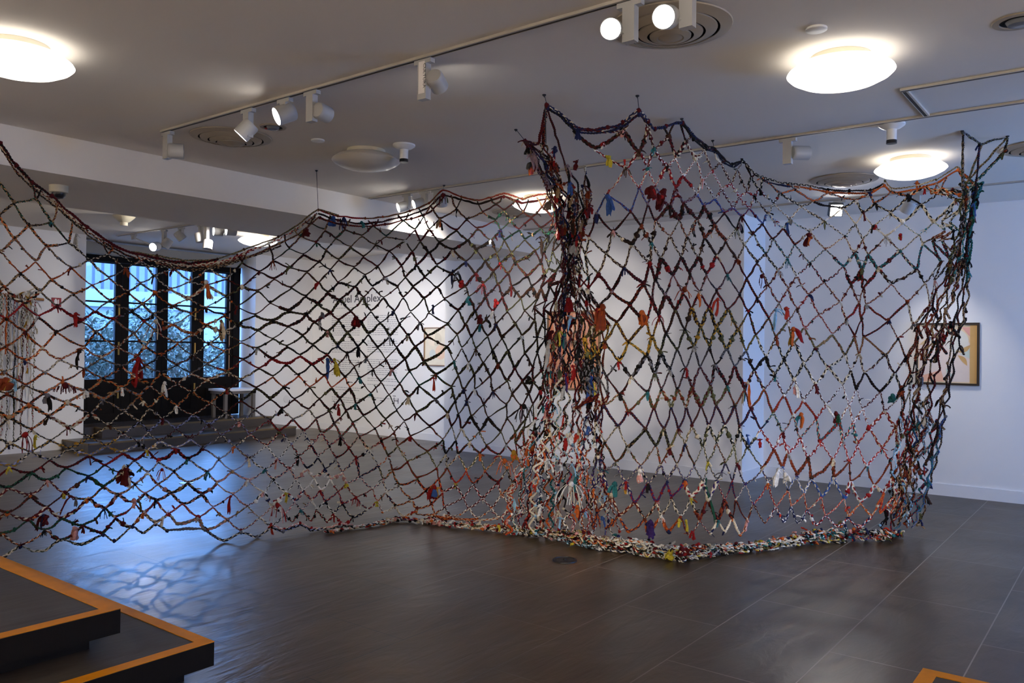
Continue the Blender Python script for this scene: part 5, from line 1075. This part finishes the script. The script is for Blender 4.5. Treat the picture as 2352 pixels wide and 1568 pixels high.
# rags lying in the heap
for k in range(640):
    s_ = hs[-1]*rnd.random()**.9; p, t, x = heap(s_)
    if t < .03 and rnd.random() < .5: continue
    pool = ('whi cre red pin blk ora' if x < 1150 else ('ora whi cre dre pin red yel tea' if x < 1420 else ('whi nav gry dre cre lgr blk red' if x < 1720 else 'whi pin bri blk nav olv cre yel ora tea dre'))).split()
    q = np.array([p[0], p[1], .012+t*rnd.uniform(0, .85)])+lat*rnd.uniform(-.5, .8)*t+np.array([rv[0], rv[1], 0])*rnd.uniform(-.05, .05)
    c = K[rnd.choice(pool)]
    R.lump(q, rnd.uniform(.006, .016), c, (1, 1, .8))
    dr_ = nrs.normal(0, 1, 3); dr_[2] = abs(dr_[2])*.4
    R.ribbon(q, dr_, rnd.uniform(.02, .065), rnd.uniform(.008, .024), c, 1.6, 6, .7)
o = R.build('fabric_scrap', NET); o['kind'] = 'stuff'
# --- suspension wires with their hooks
def wire(a, b):
    MB().cyl(a, b, .0022, 6).lathe((b[0], b[1], CZ), (0, 0, -1), [(.012, 0), (.012, .006), (.004, .012), (0, .02)], 10).build('hanging_wire', M['wire'], NET)
for a, b, wf in (((1256, 240), (1250, 217), wC), ((1468, 255), (1464, 219), wC), ((1567, 279), (1566, 272), wC), ((1640, 342), (1637, 322), wC), ((731, 486), (727, 391), wA), ((1016, 438), (1020, 425), wA), ((1705, 367), (1704, 364), wC)):
    wire(wf(*a), P(b[0], b[1], z=CZ))
wire(P(1205, 322, d=5.77), P(1185, 297, z=CZ)); wire(P(2211, 303, d=5.72), P(2210, 300, z=CZ)); wire(P(2313, 316, d=5.87), P(2314, 312, z=CZ))
MB().cyl(P(1252, 243, d=5.0), P(1254, 330, d=5.0), .004, 6).build('cord', M['wire'], NET)
wire(P(-70, 250, d=5.3), P(-90, 120, z=CZ))

# --- second work: braids hanging from a wooden rod on the left wall
a = P(-40, 672, Y=YL-.06); b = P(101, 688, Y=YL-.06)
HG = thing('braid_hanging', 'wall hanging of long braided rag cords on a wooden rod at the far left', 'wall hanging', ((a[0]+b[0])/2, YL-.06, a[2]))
MB().cyl((a[0], YL-.05, a[2]), (b[0], YL-.05, b[2]), .018, 12).build('rod', M['dowel'], HG)
spec = [(-30, 1010, 'whi cre'), (-20, 900, 'red whi'), (-8, 1000, 'ora cre whi'), (2, 860, 'whi gre cre'), (6, 1010, 'ora red whi'), (13, 820, 'cre ora'), (18, 1035, 'blk dbr'), (25, 990, 'cre whi gry'), (31, 840, 'red cre whi'), (34, 1045, 'olv blk gry'), (42, 930, 'whi cre'), (50, 1000, 'dre blk cre'), (52, 960, 'dre brn'), (61, 850, 'red whi cre'), (66, 800, 'cre whi tan'), (72, 920, 'whi cre och'), (78, 990, 'red whi olv')]
for k, (x, yb_, cl) in enumerate(spec):
    xx = P(x, 690, Y=YL-.06)[0]; zb_ = max(.04, P(x, yb_, Y=YL-.06)[2]); q = []; z = a[2]+.01
    while z > zb_:
        q.append(np.array([xx+rnd.uniform(-.008, .008), YL-.07-rnd.uniform(0, .03), z])); z -= .09
    if len(q) < 3: continue
    R = Rag(); R.braid(q, .0115, fixedpal(cols(cl+' whi'), .5), ds=.012)
    if k % 3 == 1:
        for _ in range(4): R.ribbon(q[rnd.randint(2, len(q)-1)], nrs.normal(0, 1, 3), .1, .03, K[rnd.choice(['whi', 'red', 'och', 'cre'])], 1.2, 6)
    R.build('braid', HG)
R = Rag()
for k in range(40):
    R.ribbon(np.array([P(rnd.uniform(52, 72), 690, Y=YL-.06)[0], YL-.08-rnd.uniform(0, .05), a[2]-rnd.uniform(-.06, .3)]), nrs.normal(0, 1, 3), rnd.uniform(.08, .2), .025, K[rnd.choice(['whi', 'cre', 'whi', 'och'])], 1.5, 6)
R.build('tangled_rags', HG)

# ------------------------------------------------------------------ light
w = bpy.data.worlds.new('world'); S.world = w; w.use_nodes = True
bg = w.node_tree.nodes['Background']; bg.inputs['Color'].default_value = (.20, .44, 1.0, 1); bg.inputs['Strength'].default_value = 11.0
def portal(name, loc, direction, sx_, sy_):
    l = bpy.data.lights.new(name, 'AREA'); l.shape = 'RECTANGLE'; l.size = sx_; l.size_y = sy_; l.cycles.is_portal = True
    o = bpy.data.objects.new(name, l); COL.objects.link(o); o.location = loc
    o.rotation_euler = Vector(direction).to_track_quat('-Z', 'Z').to_euler()
portal('window_portal', ((WX0+WX1)/2, YR-.22, (WZ0+WZ1)/2), (0, 1, 0), WX1-WX0, WZ1-WZ0)
portal('door_portal', (7.03, YD+.32, 1.7), (0, -1, 0), 2.9, 2.4)
def lamp(name, px, e):
    c = P(px[0], px[1], z=CZ-.085)
    l = bpy.data.lights.new(name, 'POINT'); l.energy = e; l.color = (1, .93, .84); l.shadow_soft_size = .15
    o = bpy.data.objects.new(name, l); COL.objects.link(o); o.location = (c[0], c[1], CZ-.28)
def aimed(name, src, tgt, e, cone, colr=(1, .95, .88), blend=.7, soft=.05):
    l = bpy.data.lights.new(name, 'SPOT'); l.energy = e; l.spot_size = math.radians(cone); l.spot_blend = blend; l.shadow_soft_size = soft; l.color = colr
    o = bpy.data.objects.new(name, l); COL.objects.link(o); o.location = src
    o.rotation_euler = (Vector(tgt)-Vector(src)).to_track_quat('-Z', 'Y').to_euler()
# unseen lamps: behind the viewer onto the net, past the beam onto the walls
aimed('unseen_lamp', (1.2, 1.0, 2.9), tuple(P(1290, 1120, d=6.3)), 170, 26)
aimed('unseen_lamp', (2.2, -1.4, 2.9), tuple(P(1850, 1120, d=6.4)), 170, 26)
aimed('unseen_lamp', (.2, -.9, 2.9), tuple(P(1650, 650, d=6.3)), 80, 50, blend=1.0, soft=.4)
aimed('unseen_lamp', (5.86, 9.6, 2.9), (9.63, 10.4, 1.3), 200, 90, blend=1.0)
aimed('unseen_lamp', (8.2, 8.6, 2.7), (9.63, 9.3, 1.3), 24, 110, blend=1.0)
aimed('unseen_lamp', (5.86, 9.0, 2.9), (4.6, 12, 1.3), 150, 80, blend=1.0)

for y in (-1.5, 1.5, 5.0, 9.0): aimed('unseen_lamp', (.2, y, 2.9), (XN, y, 1.5), 260, 100, (1, .88, .74), 1.0)  # added unseen fill lamps: wash the near wall so the ceiling brightens
for x in (1.5, 4.0): aimed('unseen_lamp', (x, -.6, 2.9), (x, YR, 1.5), 190, 95, (1, .88, .74), 1.0)  # more added fill, bounced off the right wall out of view

S.view_settings.view_transform = 'Standard'; S.view_settings.look = 'None'
S.view_settings.exposure = 1.15; S.view_settings.gamma = 1.0; S.view_settings.use_curve_mapping = False
